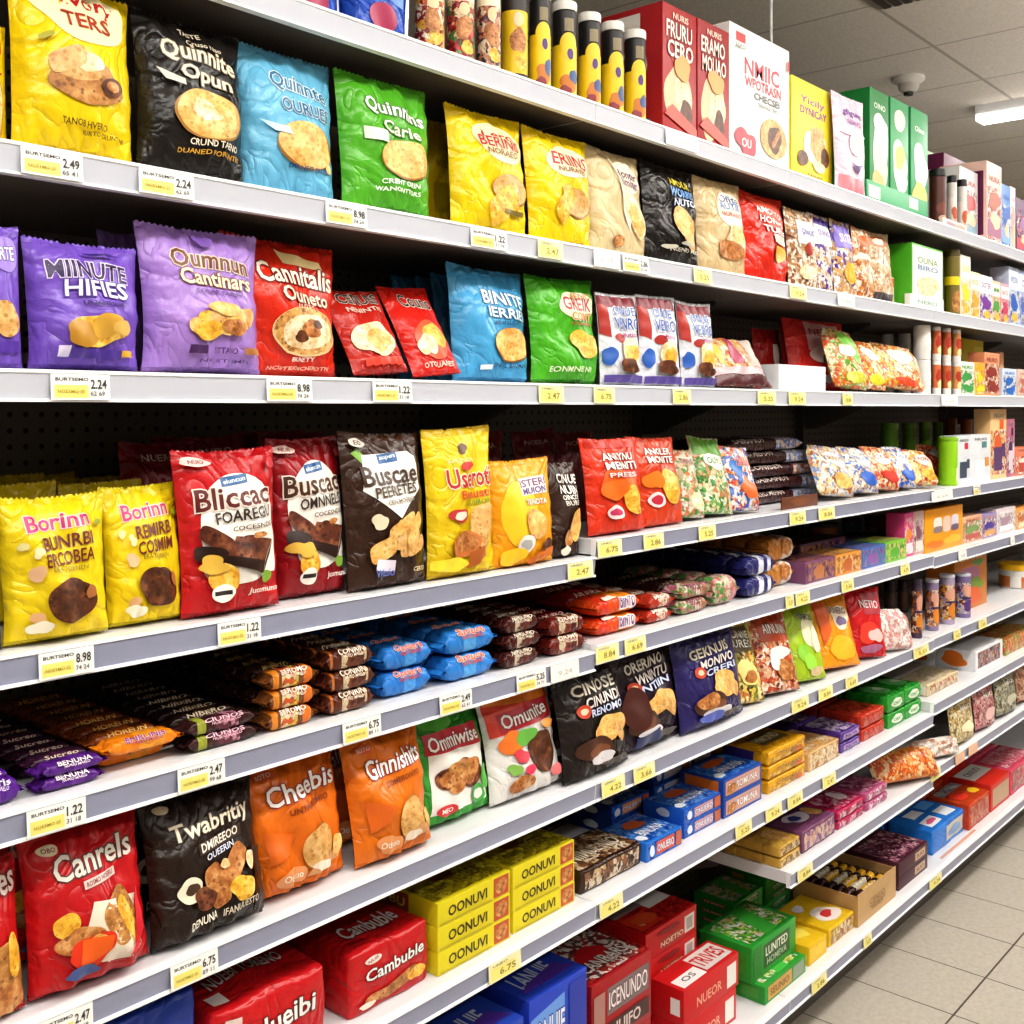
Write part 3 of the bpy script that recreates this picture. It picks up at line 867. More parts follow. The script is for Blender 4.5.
bag('B', 641, 700, 158, BK, [T('AMOUR', .3, .83, 1.0, .08, 'e5d44a', '443c14'), T('WORRES', .3, .72, 1.05, .085, '7db0e6', '1a3f7c'), T('NUTO', .3, .62, .7, .07, 'dfeaf8', '1a3f7c'), O(.3, .36, .48, .3, -.5, 'food:biscuit'), O(.3, .36, .4, .24, -.5, 'food:cookie'), T('NUENEO MIRO', .2, .14, 1.1, .035, 'c9c4b6'), E(-.4, .16, .25, .02, 'c9c4b6'), E(.2, .2, .3, .02, 'b9b4a6')],
    'black bag with yellow and blue lettering', y=.09, t=.065)
bag('B', 694, 746, 170, 'foil:d3b98c', [E(.3, .68, .6, .2, 'f1e7d2', .05), T('Ofito', .3, .80, .8, .08, '2a4f8c'), T('AUTIK', .3, .72, .85, .075, '3f74bf', 'f4efe2'), T('NORANO', .3, .63, .9, .05, 'c0392b'), E(.35, .36, .5, .14, 'food:pale', .12), E(.1, .24, .6, .09, 'food:nut', .12), E(.4, .42, .3, .1, 'food:cookie', .1)],
    'tan bag with blue title and pale pieces', y=.09, t=.065)
bag('B', 742, 791, 176, RD, [Q((-.6, .95), (.1, .62), (.8, .5), (.9, .9), 'e55338'), T('AMOUTO', .25, .80, 1.2, .075, W, 'b02818', -.05), T('HONNO', .3, .69, 1.1, .075, W, 'b02818', -.05), T('TURRE', .35, .58, 1.0, .075, W, 'b02818', -.05), R(.1, .44, .8, .53, 'e8d8cc', -.02), E(.4, .33, .36, .09, 'food:corn', .06), E(.4, .33, .28, .07, GOLD, .06)],
    'red bag with slanted white title and golden round', y=.09, t=.06)
CLR = ['e8dccb', 'c99d6a', 'efe9df', '8b5a34', 'b98a58']
bag('B', 786, 819, 209, CLR, [R(-.5, .55, .8, .85, 'efeeea'), T('QINNUO', .2, .7, 1.0, .09, '4646a8', W), E(.2, .5, .3, .08, 'a83a30'), E(0, .2, .6, .08, 'food:pale', .1)], 'clear nut bag with blue title on white', y=.085, t=.05)
bag('B', 815, 838, 213, ['efece6', '5a36a0', 'c99d6a', 'e8dccb'], [R(-.7, .6, .8, .9, 'e9e6f2'), T('QUANO', .1, .75, 1.1, .09, '55308c'), R(-.8, .86, .8, .95, '4c2c92')], 'clear nut bag with violet top band', y=.085, t=.045)
bag('B', 835, 857, 220, ['c99d6a', 'efece6', 'e0a860', '5a36a0'], [R(-.8, .62, .8, .93, '7f6cc4'), T('SUTE', .1, .76, 1.1, .12, 'f2eefa'), E(.2, .3, .6, .14, 'food:corn')], 'clear bag with lilac title and yellow crisps', y=.085, t=.045)
bag('B', 854, 873, 228, ['d88a4a', 'efe2d0', 'b3602a', 'e7bd8c'], [R(-.7, .55, .8, .62, 'f2e9df'), E(0, .8, .6, .09, 'd8662a')], 'narrow clear bag of orange snacks', y=.085, t=.045)
bag('B', 869, 898, 231, ['d9b48a', 'efe2d0', 'b8804e', 'e3c7a4'], [E(0, .86, .65, .08, 'c8642c'), E(0, .86, .4, .05, 'f0dcc2'), R(-.7, .02, .8, .14, '4c4448')], 'clear snack bag with round orange top print', y=.085, t=.05)
carton('B', 898, 912, 273, .09, 'card:e8d9b8', 'small cream box with red top band', [R(-.95, .68, .95, .97, 'd8482c'), E(0, .3, .6, .2, 'food:corn')], y=.02)
tray_z = 0
carton('B', 911, 944, 293, .02, 'card:e4e8e4', 'low white tray lip before the green boxes', [T('NERO', 0, .5, 1.2, .3, '8aa89a')], y=.006, name='display_tray', cat='tray', bev=.001)
carton('B', 898, 911, 245, .14, 'card:3f8f1e', 'dark green carton, half hidden', [], [R(-.9, .1, .9, .9, '4f9c26')], y=.12)
carton('B', 912, 943, 242, .16, 'card:56b52a', 'bright green carton with white printed front', [R(-.98, .01, .98, .99, 'eceee6'), T('OUNA', 0, .78, 1.3, .1, '7a9a5c'), T('BIRO', 0, .66, 1.3, .08, '6d8ab0'), E(0, .38, .7, .16, 'food:pale', .1), R(-.9, .05, .9, .2, 'd8c9a8')], y=.03)
tub('B', 944, 960, 250, 'card:7a6a24', 'olive jar with yellow waist band', 'card:5c5020', .1, 'card:f2d21c', (.52, .66), [E(0, .25, .6, .18, 'food:wafer')], y=.04, name='jar', cat='jar')
g = random.Random(4)
for i, (a, b, v, c, nk, dz) in enumerate([(961, 971, 254, 'eee9da', 'tall cream carton with yellow print', 'f2d23a'), (971, 980, 271, 'ead9b4', 'short cream carton', 'd8a53a'), (980, 993, 274, 'dfe2f0', 'pale carton with purple splash', '7a3a9c'),
        (993, 1001, 280, 'ecc2a0', 'peach carton with green mark', '5aa04a'), (1001, 1009, 283, 'e39aa8', 'pink striped carton', 'c8486a'), (1009, 1019, 266, 'c9d8ee', 'pale blue tall carton', '2f62b8'), (1019, 1036, 270, 'aab9e0', 'blue-grey carton at the frame edge', '5a6cb8')]):
    carton('B', a, b, v, .07, 'card:' + c, nk, [R(-.95, .04, .95, .62, [c, dz, 'efe6d4', c]), R(-.95, .65, .95, .95, W), T(word(g).upper(), 0, .8, 1.4, .12, dz), E(0, .4, .7, .14, dz, .15), E(.1, .15, .6, .08, 'food:corn')], y=.03)
# ================================================================ top shelf (row A)
def blue_pack(u0, u1, vt, nick, y):
    carton('A', u0, u1, vt, .2, 'foil:2a55b8', nick, [R(-.9, .5, .7, .9, '5f8fe0', -.1), T('NUBERO', -.1, .68, 1.3, .25, 'dfe9fb', '163a86'), E(-.1, .25, .5, .18, 'a83a5c'), R(.78, 0, .98, 1, 'dfe6f4')], y=y, puff=.008, name='wrapped_pack', cat='wrapped pack', height=.14)
blue_pack(290, 348, -20, 'blue wrapped pack cut off by the frame top', .055)
blue_pack(350, 412, -10, 'blue wrapped pack beside the cream tube', .03)
TB = [(414, 445, 'e8ddc0', ['8c1f24', 'e8ddc0', 'c8502c', 'd8a53a'], 'cream tube with dark red lower label'), (446, 475, 'e6d6b8', ['7c1a2c', 'c83a3c', 'e6c8a0', '5a8a4a'], 'cream tube with crimson berry label'), (476, 501, 'efe3c8', ['2c3344', 'c88a6c', '8a3a3c', 'e8d8b8'], 'cream tube with dark figure label'), (501, 528, '241c1c', 'e6c21c', 'dark tube with yellow round label')]
for a, b, c, l, nk in TB:
    tub('A', a, b, -60, 'card:' + c, nk, None, 0, l if isinstance(l, list) else 'card:' + l, (.08, .5), [E(0, .3, .5, .09, 'food:nut', .1), E(.2, .15, .4, .05, 'food:corn', .1), E(0, .44, .3, .05, 'e9c79c'), R(-.6, .58, .6, .7, 'c8a23a'), T('VOLSO', 0, .75, 1.0, .06, 'b02a28')], y=.045, name='tube', cat='tube')
for i, (a, b, v, nk) in enumerate([(529, 551, -8, 'black jar, yellow label, first beside the dark tube'), (552, 577, 4, 'black jar with yellow label and white rim, second along'), (578, 601, 15, 'black jar with yellow label and white rim, third along'), (601, 624, 24, 'black jar with yellow label and white rim, fourth along'), (624, 646, 32, 'black jar with yellow label, last before the red cartons')]):
    tub('A', a, b, v, 'card:1e1b1c', nk, 'card:e8e6e0', .09, 'card:f0cd1e', (.03, .62), [E(0, .62, .62, .13, 'f0cd1e', .0), E(.1, .52, .22, .06, '5a3a7c'), E(.0, .2, .55, .1, 'c87a2c', .12), E(.35, .28, .3, .08, '3f5a8c', .12), E(-.2, .12, .35, .06, '8c2f3a', .12), R(-.3, .76, .3, .9, '8a7c5c')], y=.045, name='jar', cat='jar')
RC = lambda s: [E(-.1, .33, .75, .25, 'e0b890', .1), E(.2, .30, .5, .2, 'food:pale', .1), E(.35, .2, .35, .12, 'food:choc', .1), T(s[0], -.05, .83, 1.5, .13, 'f4e4d8', '7c1418', .0), T(s[1], 0, .68, 1.5, .13, 'f4e4d8', '7c1418'), T('NURIS', 0, .94, .9, .05, 'f0d8c8'), E(.1, .55, .5, .09, 'd89a4a', .1), Q((-.95, .15), (.95, .02), (.95, .1), (-.5, .24), 'e04838')]
LC = [R(-.5, .3, .5, .75, '9a2026'), T('CERO', 0, .55, 1.2, .25, 'f0d8d0'), R(-.6, .85, .4, .97, 'd8d4ce'), E(.1, .1, .6, .05, '5fb0c8'), T('MINO', 0, .2, 1.1, .08, 'e8c8c0')]
carton('A', 663, 697, 0, .19, 'card:a81e26', 'red carton with cookie cup print beside the jars', RC(('FRURU', 'CERO')), LC, y=.03)
carton('A', 697.5, 729, 17, .19, 'card:a01c24', 'red carton with cookie cup print beside white carton', RC(('ERAMO', 'MOUAO')), LC, y=.03)
carton('A', 730, 790, 20, .13, 'card:f0f0ef', 'large white carton with red title and brown swirl cookie', [R(-.8, .9, -.5, .97, 'c0202a'), T('NMIIC', .05, .735, 1.15, .13, 'c8304a'), T('WPOTRASN', .08, .62, 1.2, .08, 'c8304a'), T('CHECSEI', .2, .53, .85, .055, '55585c'), T('SIBARE TIO', .25, .47, .7, .03, '888a8c'), E(.42, .24, .46, .155, 'food:biscuit', .02), E(.45, .24, .26, .1, 'food:choc', .12), O(.5, .25, .2, .05, .8, 'food:nut'), E(-.5, .13, .3, .11, 'c0203a', .2), T('OU', -.5, .13, .3, .07, 'f8e8e8'), T('Osbur', .45, .04, .35, .02, '8a8a8a'), R(.88, .84, .95, .92, 'c0202a'), T('LERO', -.7, .86, .3, .03, '6a6a6a')], [T('NMIIC', 0, .6, 1.2, .12, 'c8304a')], y=.03)
carton('A', 791.5, 832, 74, .09, 'card:f1df3c', 'yellow carton with purple title and nuts', [T('Yicily', .0, .82, 1.2, .09, '8a2a8c'), T('DYNICAY', .05, .72, 1.3, .08, '8a2a8c'), E(.1, .38, .6, .16, 'f6efc8', .1)] + nutpile(.1, .35, .6, 'food:biscuit', 4, 3) + [E(-.5, .22, .25, .08, 'food:choc'), E(.6, .3, .2, .1, 'food:choc'), E(.3, .18, .3, .06, 'food:pale'), T('Nimey', .1, .07, .7, .04, '6b5a14')], y=.03)
bag('A', 833, 867, 97, 'foil:f0cfe0', [R(-.9, .02, .9, .16, 'e88a94'), T('gligunt', .15, .82, 1.3, .08, '6a3aa0'), T('SERIO', .2, .73, 1.0, .05, '9a6ab0'), E(.2, .5, .5, .12, 'f8eef4', .05), E(.05, .49, .22, .08, 'e6d7c4'), E(.35, .5, .22, .08, 'efdcb0'), Q((-.3, .33), (.2, .2), (.7, .34), (.2, .26), '5a3a78'), E(0, .6, .8, .02, 'f8eef6')], 'pink pouch with purple title and heart of cookies', y=.055, t=.035, lean=2)
GC = [E(.1, .5, .8, .3, 'd8ead8', .1), E(.1, .34, .7, .2, 'f0e2b0', .12), E(-.1, .2, .6, .12, 'e8a84a', .1), E(.1, .7, .7, .12, 'eef4ea', .1), T('OINO', 0, .88, 1.2, .05, 'dff0e0')]
carton('A', 870, 889, 86, .15, 'card:18843f', 'tall green carton, first of three in the tray', GC, [R(-.55, .86, -.1, .95, 'd8e8d0')], y=.04)
carton('A', 891, 909, 96, .15, 'card:2a9a5c', 'tall green carton with pink badge, middle of three', [E(0, .84, .6, .1, 'e8c8c0'), E(.0, .45, .8, .2, 'e9efc8', .1), E(0, .5, .5, .12, 'e8c22c', .1), E(.1, .3, .7, .1, 'eef4ea', .1)], y=.04)
carton('A', 911, 928, 106, .15, 'card:2a9a5c', 'tall green carton with pale flowers, last of three', [T('Oino', 0, .84, 1.1, .05, 'e8f4e8'), E(.1, .5, .8, .2, 'e8f4ea', .12), E(0, .22, .8, .14, 'e8c03a', .1)], y=.04)
carton('A', 866, 929, 178, .03, 'card:37a26a', 'low green tray lip under the tall cartons', [R(.35, .35, .65, .9, 'e8e4c8'), R(-.95, .2, -.6, .8, 'e8ddd2')], y=.006, name='display_tray', cat='tray', bev=.001)
DP = ['3a2420', 'c8b8b0', '6a3430', 'e8dcd4', '2a2224']
for i, (a, b, v, nk) in enumerate([(929, 946, 170, 'dark brown pouch with black cap beside green carton'), (947, 957, 176, 'pale pouch with black cap, first beside the brown'), (957, 967, 180, 'pale pouch with black cap, second along')]):
    tub('A', a, b, v, 'card:5a2c26' if i == 0 else 'card:d9d4d2', nk, 'card:1e1a1c', .12, 'card:5a2c26' if i == 0 else 'card:e8ddd6', (.1, .7), [E(0, .4, .6, .12, 'c05a3a' if i else '7a3c30', .1), E(.1, .2, .6, .07, 'd8a888')], y=.05, name='squeeze_pouch', cat='pouch')
carton('A', 943, 967, 217, .012, 'card:ddd2cb', 'pale low tray lip before the capped pouches', [E(-.3, .5, .4, .3, 'a88a94', .1), E(.4, .5, .4, .3, 'c8a08c', .1)], y=.006, name='display_tray', cat='tray', bev=.001)
carton('A', 944, 972, 152, .12, 'card:6a1c4c', 'maroon topped carton row behind the capped pouches', [R(-.9, 0, .9, .6, 'd8d0d4')], [R(-.9, .2, .9, .8, '7c2a5c')], y=.215)
for a, b, v, c, nk, i1, i2 in [(968, 986, 164, 'dfdcdc', 'tall pale carton with red flower print', 'c84a4a', '8aa8b8'), (987, 1002, 160, 'eac7bd', 'tall blush carton with brown print', 'b05a3c', 'a86a8c'), (1002, 1011, 183, '4f86d8', 'bright blue tall carton', '2f62b8', '8ab4f0'), (1011, 1016, 186, 'efe6e6', 'thin white carton', 'd8a0a0', 'e0c8b0'), (1016, 1034, 197, '5a2f5c', 'dark purple carton at the frame edge', 'a87aa8', 'd8586a')]:
    carton('A', a, b, v, .17, 'card:' + c, nk, [R(-.92, .05, .92, .72, [c, i1, i2, 'efe8e0', c]), R(-.9, .1, .9, .3, i2), T('NURA', 0, .82, 1.4, .07, i1), E(0, .55, .7, .12, i1, .15), E(.1, .3, .6, .1, 'e8c8a8', .15)], [R(-.9, .1, .9, .9, '6a1c4c')] if a == 987 else (), y=.03)
carton('A', 930, 945, 148, .05, 'card:9cc07a', 'light green box peeking above the dark pouches', [T('OLE', 0, .8, 1.2, .12, '2a5a2c')], y=.32)
# ================================================================ third shelf (row C)
bag('C', -40, 24, 224, PU, [E(.5, .8, .5, .14, '9c80d8'), T('NURTE', .3, .8, 1.1, .1, 'f0e8fa', '3c2478'), E(.4, .33, .5, .12, 'food:biscuit', .1), R(-.5, .1, .9, .18, '5a3aa0')], 'purple bag cut by the frame edge', y=.07)
bag('C', 22, 142, 241, PU, [T('MIINUTE', .05, .74, 1.45, .14, '2c1a50', 'e4d8f4', 0, .02), T('HIFIES', .15, .60, 1.15, .13, 'eee6fa', '4a3090', 0, .01), T('UNAEONOIE', .25, .49, .8, .035, '2c1a50'), E(.1, .28, .56, .125, 'food:corn', .12), E(-.2, .25, .3, .1, 'b8862c', .1), E(.25, .32, .3, .09, 'd9a843', .12), E(.55, .31, .2, .06, 'e0b862', .1), R(-.4, .07, .6, .14, '4e3590'), R(-.62, .08, -.42, .16, 'e0d8ee'), R(.6, .09, .85, .14, GOLD), E(.3, .9, .35, .012, '3c2478')], 'purple bag with dark hairy title and golden pieces', y=.08, t=.085)
bag('C', 108, 150, 226, 'foil:9a78c4', [], 'lilac bag standing behind the front lilac one', y=.16, t=.05, roll=-3)
bag('C', 136, 266, 230, LI, [T('Oumnun', .15, .755, 1.4, .13, '6b3a20', 'e8d4c0', -.02, .02), T('Cantinars', .2, .635, 1.3, .11, 'f0d9b8', '7a4a2c', -.02), T('SOUER CUNO', .2, .54, .9, .03, '5a3a78')] + [E(-.25 + .18 * i, .34 + .04 * ((i * 7) % 3 - 1), .2, .06, ['food:cookie', 'food:corn', 'food:biscuit'][i % 3], .1) for i in range(6)] + [E(-.1, .27, .28, .06, 'food:corn', .1), E(.35, .30, .22, .06, 'food:nut', .1), E(.2, .42, .3, .05, 'food:cookie', .1), R(-.42, .115, -.12, .17, '4a2a5c'), T('EITTANO', .22, .14, .45, .04, '4a2a5c'), R(.55, .12, .9, .165, 'a8703a'), T('NOERTO IMNA', .25, .07, .9, .022, '5a3a78'), E(0, .9, .15, .04, '7a58a8', .2)], 'lilac bag with brown title and cluster of golden bites', y=.08, t=.085)
bag('C', 232, 357, 238, 'foil:d8321a', [Q((-.1, .93), (.7, .86), (.75, .80), (0, .82), 'f0d8a0'), T('Cannitalis', .2, .72, 1.5, .16, 'f6e6d0', '6b160c', -.02, .015), T('Ouneto', .3, .57, 1.05, .11, 'f4d8c0', '8c1c10', -.02), T('LUTES', .25, .49, .4, .035, 'f0c8b0')] + cookie_pic(.27, .31, .6, 'food:chip', 'e8cf98', .27) + [E(.27, .31, .5, .125, 'food:pale', .04), E(.3, .33, .2, .06, 'food:nut', .1), E(.12, .27, .12, .04, 'food:choc', .1), E(.42, .36, .1, .03, 'food:choc', .1), T('BUNETY', .2, .11, .35, .03, 'f4e0d0'), T('INCUSVTEO MOERDOTNES', .2, .05, 1.2, .025, 'f0c8b0')], 'red bag with cream curly title and chocolate chip cookie', y=.08, t=.085)
bag('C', 349, 411, 303, 'foil:b8281c', [T('CENUES', .1, .86, 1.4, .15, '2a1512', 'd8c4b8'), T('NENINTIO', .1, .70, 1.3, .06, 'f0d0c0'), E(.0, .34, .7, .2, 'food:pale', .06), E(.1, .32, .5, .12, 'food:cookie', .1), R(-.6, .05, .8, .13, 'e04a38')], 'small red bag with black title leaning back', y=.075, t=.045, lean=27, roll=-4, hscale=1.12)
bag('C', 411, 462, 300, 'foil:d4261a', [T('Couno', .2, .80, 1.2, .16, '2a1512', 'f0dcd0', -.06), E(.1, .34, .7, .2, 'e8562e', .06), E(.3, .38, .5, .14, 'food:corn', .1), E(-.2, .28, .35, .12, 'food:pale', .14), T('OTOUANES', .1, .08, 1.3, .05, 'f4d8c8')], 'small bright red bag leaning beside the blue bags', y=.07, t=.04, lean=27, roll=-5, hscale=1.12)
for i, (a, b, v) in enumerate([(398, 436, 264), (422, 452, 264), (438, 462, 264)]):
    bag('C', a, b, v, 'foil:3a8fc0', [E(-.5, .4, .3, .2, '6fb4d8')], ORD[2 - i] + ' blue bag tucked behind the front blue bag', y=.25 - .042 * i, t=.035, roll=-2)
bag('C', 460, 541, 265, 'foil:4ea3d4', [T('BINITE', .25, .71, 1.15, .12, 'eaf5fb', '1f5f92', -.03, .01), T('IERRIES', .3, .58, 1.05, .09, 'd8ecf6', '1f5f92', -.03), T('MUNDNAES', .3, .50, .8, .03, '1d4e74')] + cookie_pic(.35, .31, .5, 'food:cookie', '8a5a20', .27) + [T('ENAEAL BANANT', .3, .13, 1.0, .035, '1d3e5c'), R(-.5, .09, -.25, .13, 'dceaf2')], 'blue bag with white title and round cookie', y=.075, t=.08)
bag('C', 531, 605, 276, 'foil:4fae24', [E(.3, .73, .62, .14, 'efe8c8', .06), T('GREIK', .3, .74, 1.05, .13, 'b0283a', 'f2ecd8'), T('COMT', .4, .62, .8, .08, 'c8862c', 'f2ecd8'), T('NOUMANOS', .4, .55, .8, .03, 'b04a2c'), E(.4, .36, .45, .13, 'food:corn', .14), T('EONMNES NIO', .0, .12, 1.3, .05, 'dfeac8'), T('AENO', .4, .82, .7, .06, 'b87a2c')], 'green bag with red block title on cream', y=.075, t=.075, seal='foil:3f9a1c')
for i, (a, b, v) in enumerate([(597, 641, 293), (639, 681, 297), (678, 716, 302)]):
    bag('C', a, b, v, 'foil:e2e4ec', [R(-.95, .84, .95, .97, '7a1f2c'), Q((-.95, .55), (-.6, .5), (-.6, .85), (-.95, .88), 'b03a34'), E(-.2, .5, .3, .05, 'a8302c'), T('ONUE', .1, .80, 1.1, .1, '2f62b8', W), T('VENRO', .15, .66, 1.25, .13, '2456b0', W), T('Mutina', .3, .54, .7, .05, 'a02a6c'), E(.2, .35, .5, .14, 'food:pale', .1), E(.25, .33, .36, .1, 'food:corn', .1), E(.0, .22, .4, .06, 'food:bar'), R(-.9, .02, .95, .1, '5a4a94'), E(-.75, .3, .2, .1, '2f62b8', .1), E(.15, .17, .5, .05, 'food:choc', .1)], ['white pouch with blue title, first beside the green bag', 'white pouch with blue title, middle of three', 'white pouch with blue title, last of three'][i], y=.07, t=.05)
bag('C', 714, 774, 340, 'foil:6a2c20', [R(-.9, .2, .9, .97, ['e9cf9a', 'c85a3a', 'efe3d2', 'e0b25a', 'd89a6a']), R(-.95, .02, .95, .18, '55232a'), R(-.92, .2, .92, .34, 'c0aab0'), R(.45, .36, .92, .97, 'd0c0b8'), Q((-.2, .4), (.1, .4), (.05, .9), (-.25, .9), 'a83a5c'), Q((-.7, .4), (-.5, .4), (-.6, .9), (-.8, .9), 'e8b84a')], 'brown film pack of wafers leaning back beside the white tray', y=.05, t=.04, lean=28, flat=True, name='film_pack', cat='film pack')
carton('C', 779, 826, 364, .05, 'card:e6e7ea', 'white low shelf tray holding the red pouches', [R(-.9, .85, -.3, .97, 'dfe0e4')], y=.008, name='display_tray', cat='tray', bev=.001)
bag('C', 763, 794, 328, 'foil:a81c18', [R(.2, .3, .6, .75, 'd8c8c0')], 'dark red pouch standing in the white tray', y=.19, t=.04)
bag('C', 784, 808, 324, 'foil:b8221a', [], 'red pouch between dark red and striped one', y=.18, t=.035)
bag('C', 798, 840, 322, 'foil:d0302a', [Q((-.3, .55), (.9, .5), (.9, .95), (-.3, .97), 'd8a0a4'), E(.25, .5, .5, .14, 'f0dcd4', .08), E(.4, .42, .3, .1, '4a7a3c', .1), R(-.6, .1, .95, .2, 'dfc8c8'), T('NERO', .3, .82, 1.0, .1, 'b0202a')], 'red pouch with pink top and white round', y=.125, t=.045, roll=2, lean=10, yaw=-15)
bag('C', 837, 866, 333, ['e0852c', '6fae3a', 'f0d8a0', 'd8602a', 'efe4c4'], [Q((.0, .5), (.9, .4), (.6, .95), (-.2, .95), '7ab84a'), E(.1, .6, .5, .12, 'efe8d0', .1), E(.2, .15, .6, .1, 'c8c84a')], 'orange bag with green corner print leaning', y=.075, t=.05, roll=4, lean=20, yaw=-10, flat='r')
bag('C', 858, 884, 345, ['e08a3c', 'f0e0c0', 'c85a2c', 'e8c05a'], [E(.2, .7, .5, .15, 'f0e6d8', .1), E(.2, .15, .5, .1, 'd8cf3a')], 'orange bag with white patch and yellow base', y=.075, t=.05, roll=4, lean=20, yaw=-10, flat='r')
bag('C', 882, 920, 350, ['e88a2a', 'f4dfa8', 'd8502a', 'f0c04a', 'f2e8d0'], [E(.2, .72, .6, .16, 'efe6d4', .12), E(.2, .12, .5, .09, 'd84a24', .1)], 'wide orange and yellow bag at the row end', y=.075, t=.05, roll=4, lean=20, yaw=-10, flat='r')
tub('C', 880, 894, 322, 'card:b9b4ac', 'grey tub row behind orange bags, first', y=.30, layers=2, name='tub')
tub('C', 898, 911, 321, 'card:b9b4ac', 'grey tub row behind orange bags, second', y=.24, layers=2, name='tub')
for a, b, nk, c1 in [(913, 931, 'white tub with plain side, beside the orange bag', 'e8e6e2'), (932, 941, 'white tub with narrow orange label', 'd8764a'), (942, 951, 'white tub with striped orange label', 'c86a3c'), (952, 961, 'white tub with mottled orange label', 'd89a5a')]:
    tub('C', a, b, 323, 'card:ebe9e6', nk, None, 0, 'card:' + c1 if a > 920 else None, (.2, .88), [E(0, .55, .6, .2, 'b83a2c' if a > 920 else 'e8e6e2', .1), E(.1, .3, .5, .12, 'e8d8a0' if a > 920 else 'e2e0dc', .1)], y=.04, layers=2)
for a, b, v, c, i1, nk in [(960, 975, 361, 'dfe8d8', '3f9a4a', 'white box with green leaves'), (975, 985, 362, 'e8a03a', 'd8d02c', 'orange and yellow box'), (985, 1000, 352, 'd8906a', '8c2f2a', 'peach box with dark drops'), (1000, 1007, 352, 'e0a884', 'e8c03a', 'narrow peach box'), (1003, 1017, 368, 'c9d6ea', '2468b8', 'pale box with blue print'), (1018, 1034, 369, 'e0c0b0', 'b86a5a', 'blush box at the frame edge')]:
    yy = .03 if a != 1000 else .1
    carton('C', a, b - (3 if a == 1000 else 0), v, .06 if a != 1000 else .04, 'card:' + c, nk, [R(-.94, .04, .94, .75, [c, i1, 'efe8d8', c]), T('NURO', 0, .85, 1.4, .1, i1), E(-.1, .55, .6, .14, i1, .15), E(.1, .2, .7, .12, i1, .2)], y=yy, tail=' on the third shelf, far bay')
carton('C', 962, 984, 338, .1, 'card:d8c01e', 'yellow box perched behind the green leaf box', [R(.1, .1, .95, .9, 'e8d43a'), T('OLO', .5, .6, .7, .2, '8c7a10')], y=.15)
# ================================================================ fourth shelf (row D)
bag('D', -40, 3, 512, 'foil:4a4a4c', [], 'grey bag cut by the frame edge', y=.06, t=.06)
YB = lambda a, b: [T('Borinn', .0, .815, 1.25, .12, 'c2296c', 'f0d8d0', .03), T(a, .12, .665, 1.0, .095, '6a2417', None, .03), T(b, .12, .55, 1.0, .095, '6a2417', None, .03), T('ERA TOENEN', .1, .475, .75, .03, '8c7a1c'),
    E(.15, .245, .48, .145, '5c2c16', .05), E(.05, .26, .46, .14, 'food:choc', .06), E(-.55, .46, .15, .05, 'e0b48c', .1), E(-.56, .165, .13, .04, 'd8a878', .1), E(-.5, .1, .22, .045, 'efe6d0', .12), E(-.74, .65, .08, .03, 'eadf9c', .1), E(-.52, .6, .08, .04, 'efe3b0', .2), E(.82, .78, .1, .025, '9aa02c', .1), E(.5, .3, .1, .05, 'a86a3c', .1)]
bag('D', -2, 112, 496, 'foil:eccf1c', YB('BUNRBI', 'ERCOBEA'), 'yellow bag with pink title and dark cookie at the shelf end', y=.05, t=.09, lean=7, seal='foil:d9c41a', res=(28, 30))
bag('D', 104, 186, 487, 'foil:eccf1c', YB('REMIRB', 'COSMIM'), 'yellow bag with pink title and dark cookie beside the red bag', y=.085, t=.08, lean=7, seal='foil:d9c41a', res=(28, 30))
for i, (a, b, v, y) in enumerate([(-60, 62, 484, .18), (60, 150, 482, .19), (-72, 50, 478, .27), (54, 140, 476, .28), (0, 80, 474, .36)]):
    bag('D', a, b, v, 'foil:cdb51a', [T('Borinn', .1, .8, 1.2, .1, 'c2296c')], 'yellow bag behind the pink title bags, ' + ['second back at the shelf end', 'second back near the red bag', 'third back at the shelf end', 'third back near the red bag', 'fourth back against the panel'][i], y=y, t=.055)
RBG = lambda a, b, c: [E(.1, .52, .86, .33, 'f1ece4', .02), R(-.1, .22, .9, .5, 'f1ece4'), E(.0, .27, .7, .1, 'f1ece4', .02), R(-.25, .775, .35, .835, '2c5f94', .02), T('eluncun', .05, .805, .5, .03, 'dfe9f2', None, .02), T(a, .0, .70, 1.62, .135, c, 'e8dcd0', .03), T(b, .15, .585, 1.25, .07, '33261f', None, .03), T('COCESNDIE', .3, .51, .9, .03, '6a5a50', None, .02),
    E(.15, .42, .2, .04, 'food:bar'), O(-.45, .44, .36, .1, -.35, 'food:bar'), O(-.6, .36, .3, .09, -.1, '2a140c'), Q((-.3, .35), (.55, .29), (.72, .42), (-.12, .46), 'food:bar'), Q((-.35, .30), (.5, .215), (.55, .29), (-.3, .35), '2a120b'), Q((.5, .215), (.68, .34), (.72, .42), (.55, .29), '3c1c10'), E(.35, .455, .14, .02, 'food:nut', .1),
    E(-.4, .215, .3, .085, 'food:corn', .06), E(-.42, .13, .24, .05, 'efe9e0', .06), R(-.6, .12, -.25, .145, '2a2020'), E(.55, .2, .14, .035, '7aa03a', .1), T('Jucomunco', .5, .12, .75, .045, 'f4ece4'), E(.85, .9, .12, .035, 'c8404a', .05), E(-.72, .93, .28, .03, 'e8c8c0', .1), T('NUIO', -.7, .93, .3, .025, '8c1a20'), E(-.6, .3, .3, .05, 'd9b04a', .2)]
bag('D', 176, 282, 448, 'foil:c11c22', RBG('Bliccac', 'FOAREGU', '5e1a1c'), 'red bag with white panel, dark red title and chocolate bar', y=.055, t=.07, lean=5, seal='foil:b0141c', res=(28, 30))
bag('D', 272, 349, 437, 'foil:9c1822', RBG('Buscac', 'OMNNELS', '4a2a1a'), 'dark red bag with white panel and brown title', y=.095, t=.065, lean=5, seal='foil:8a141c', res=(28, 30))
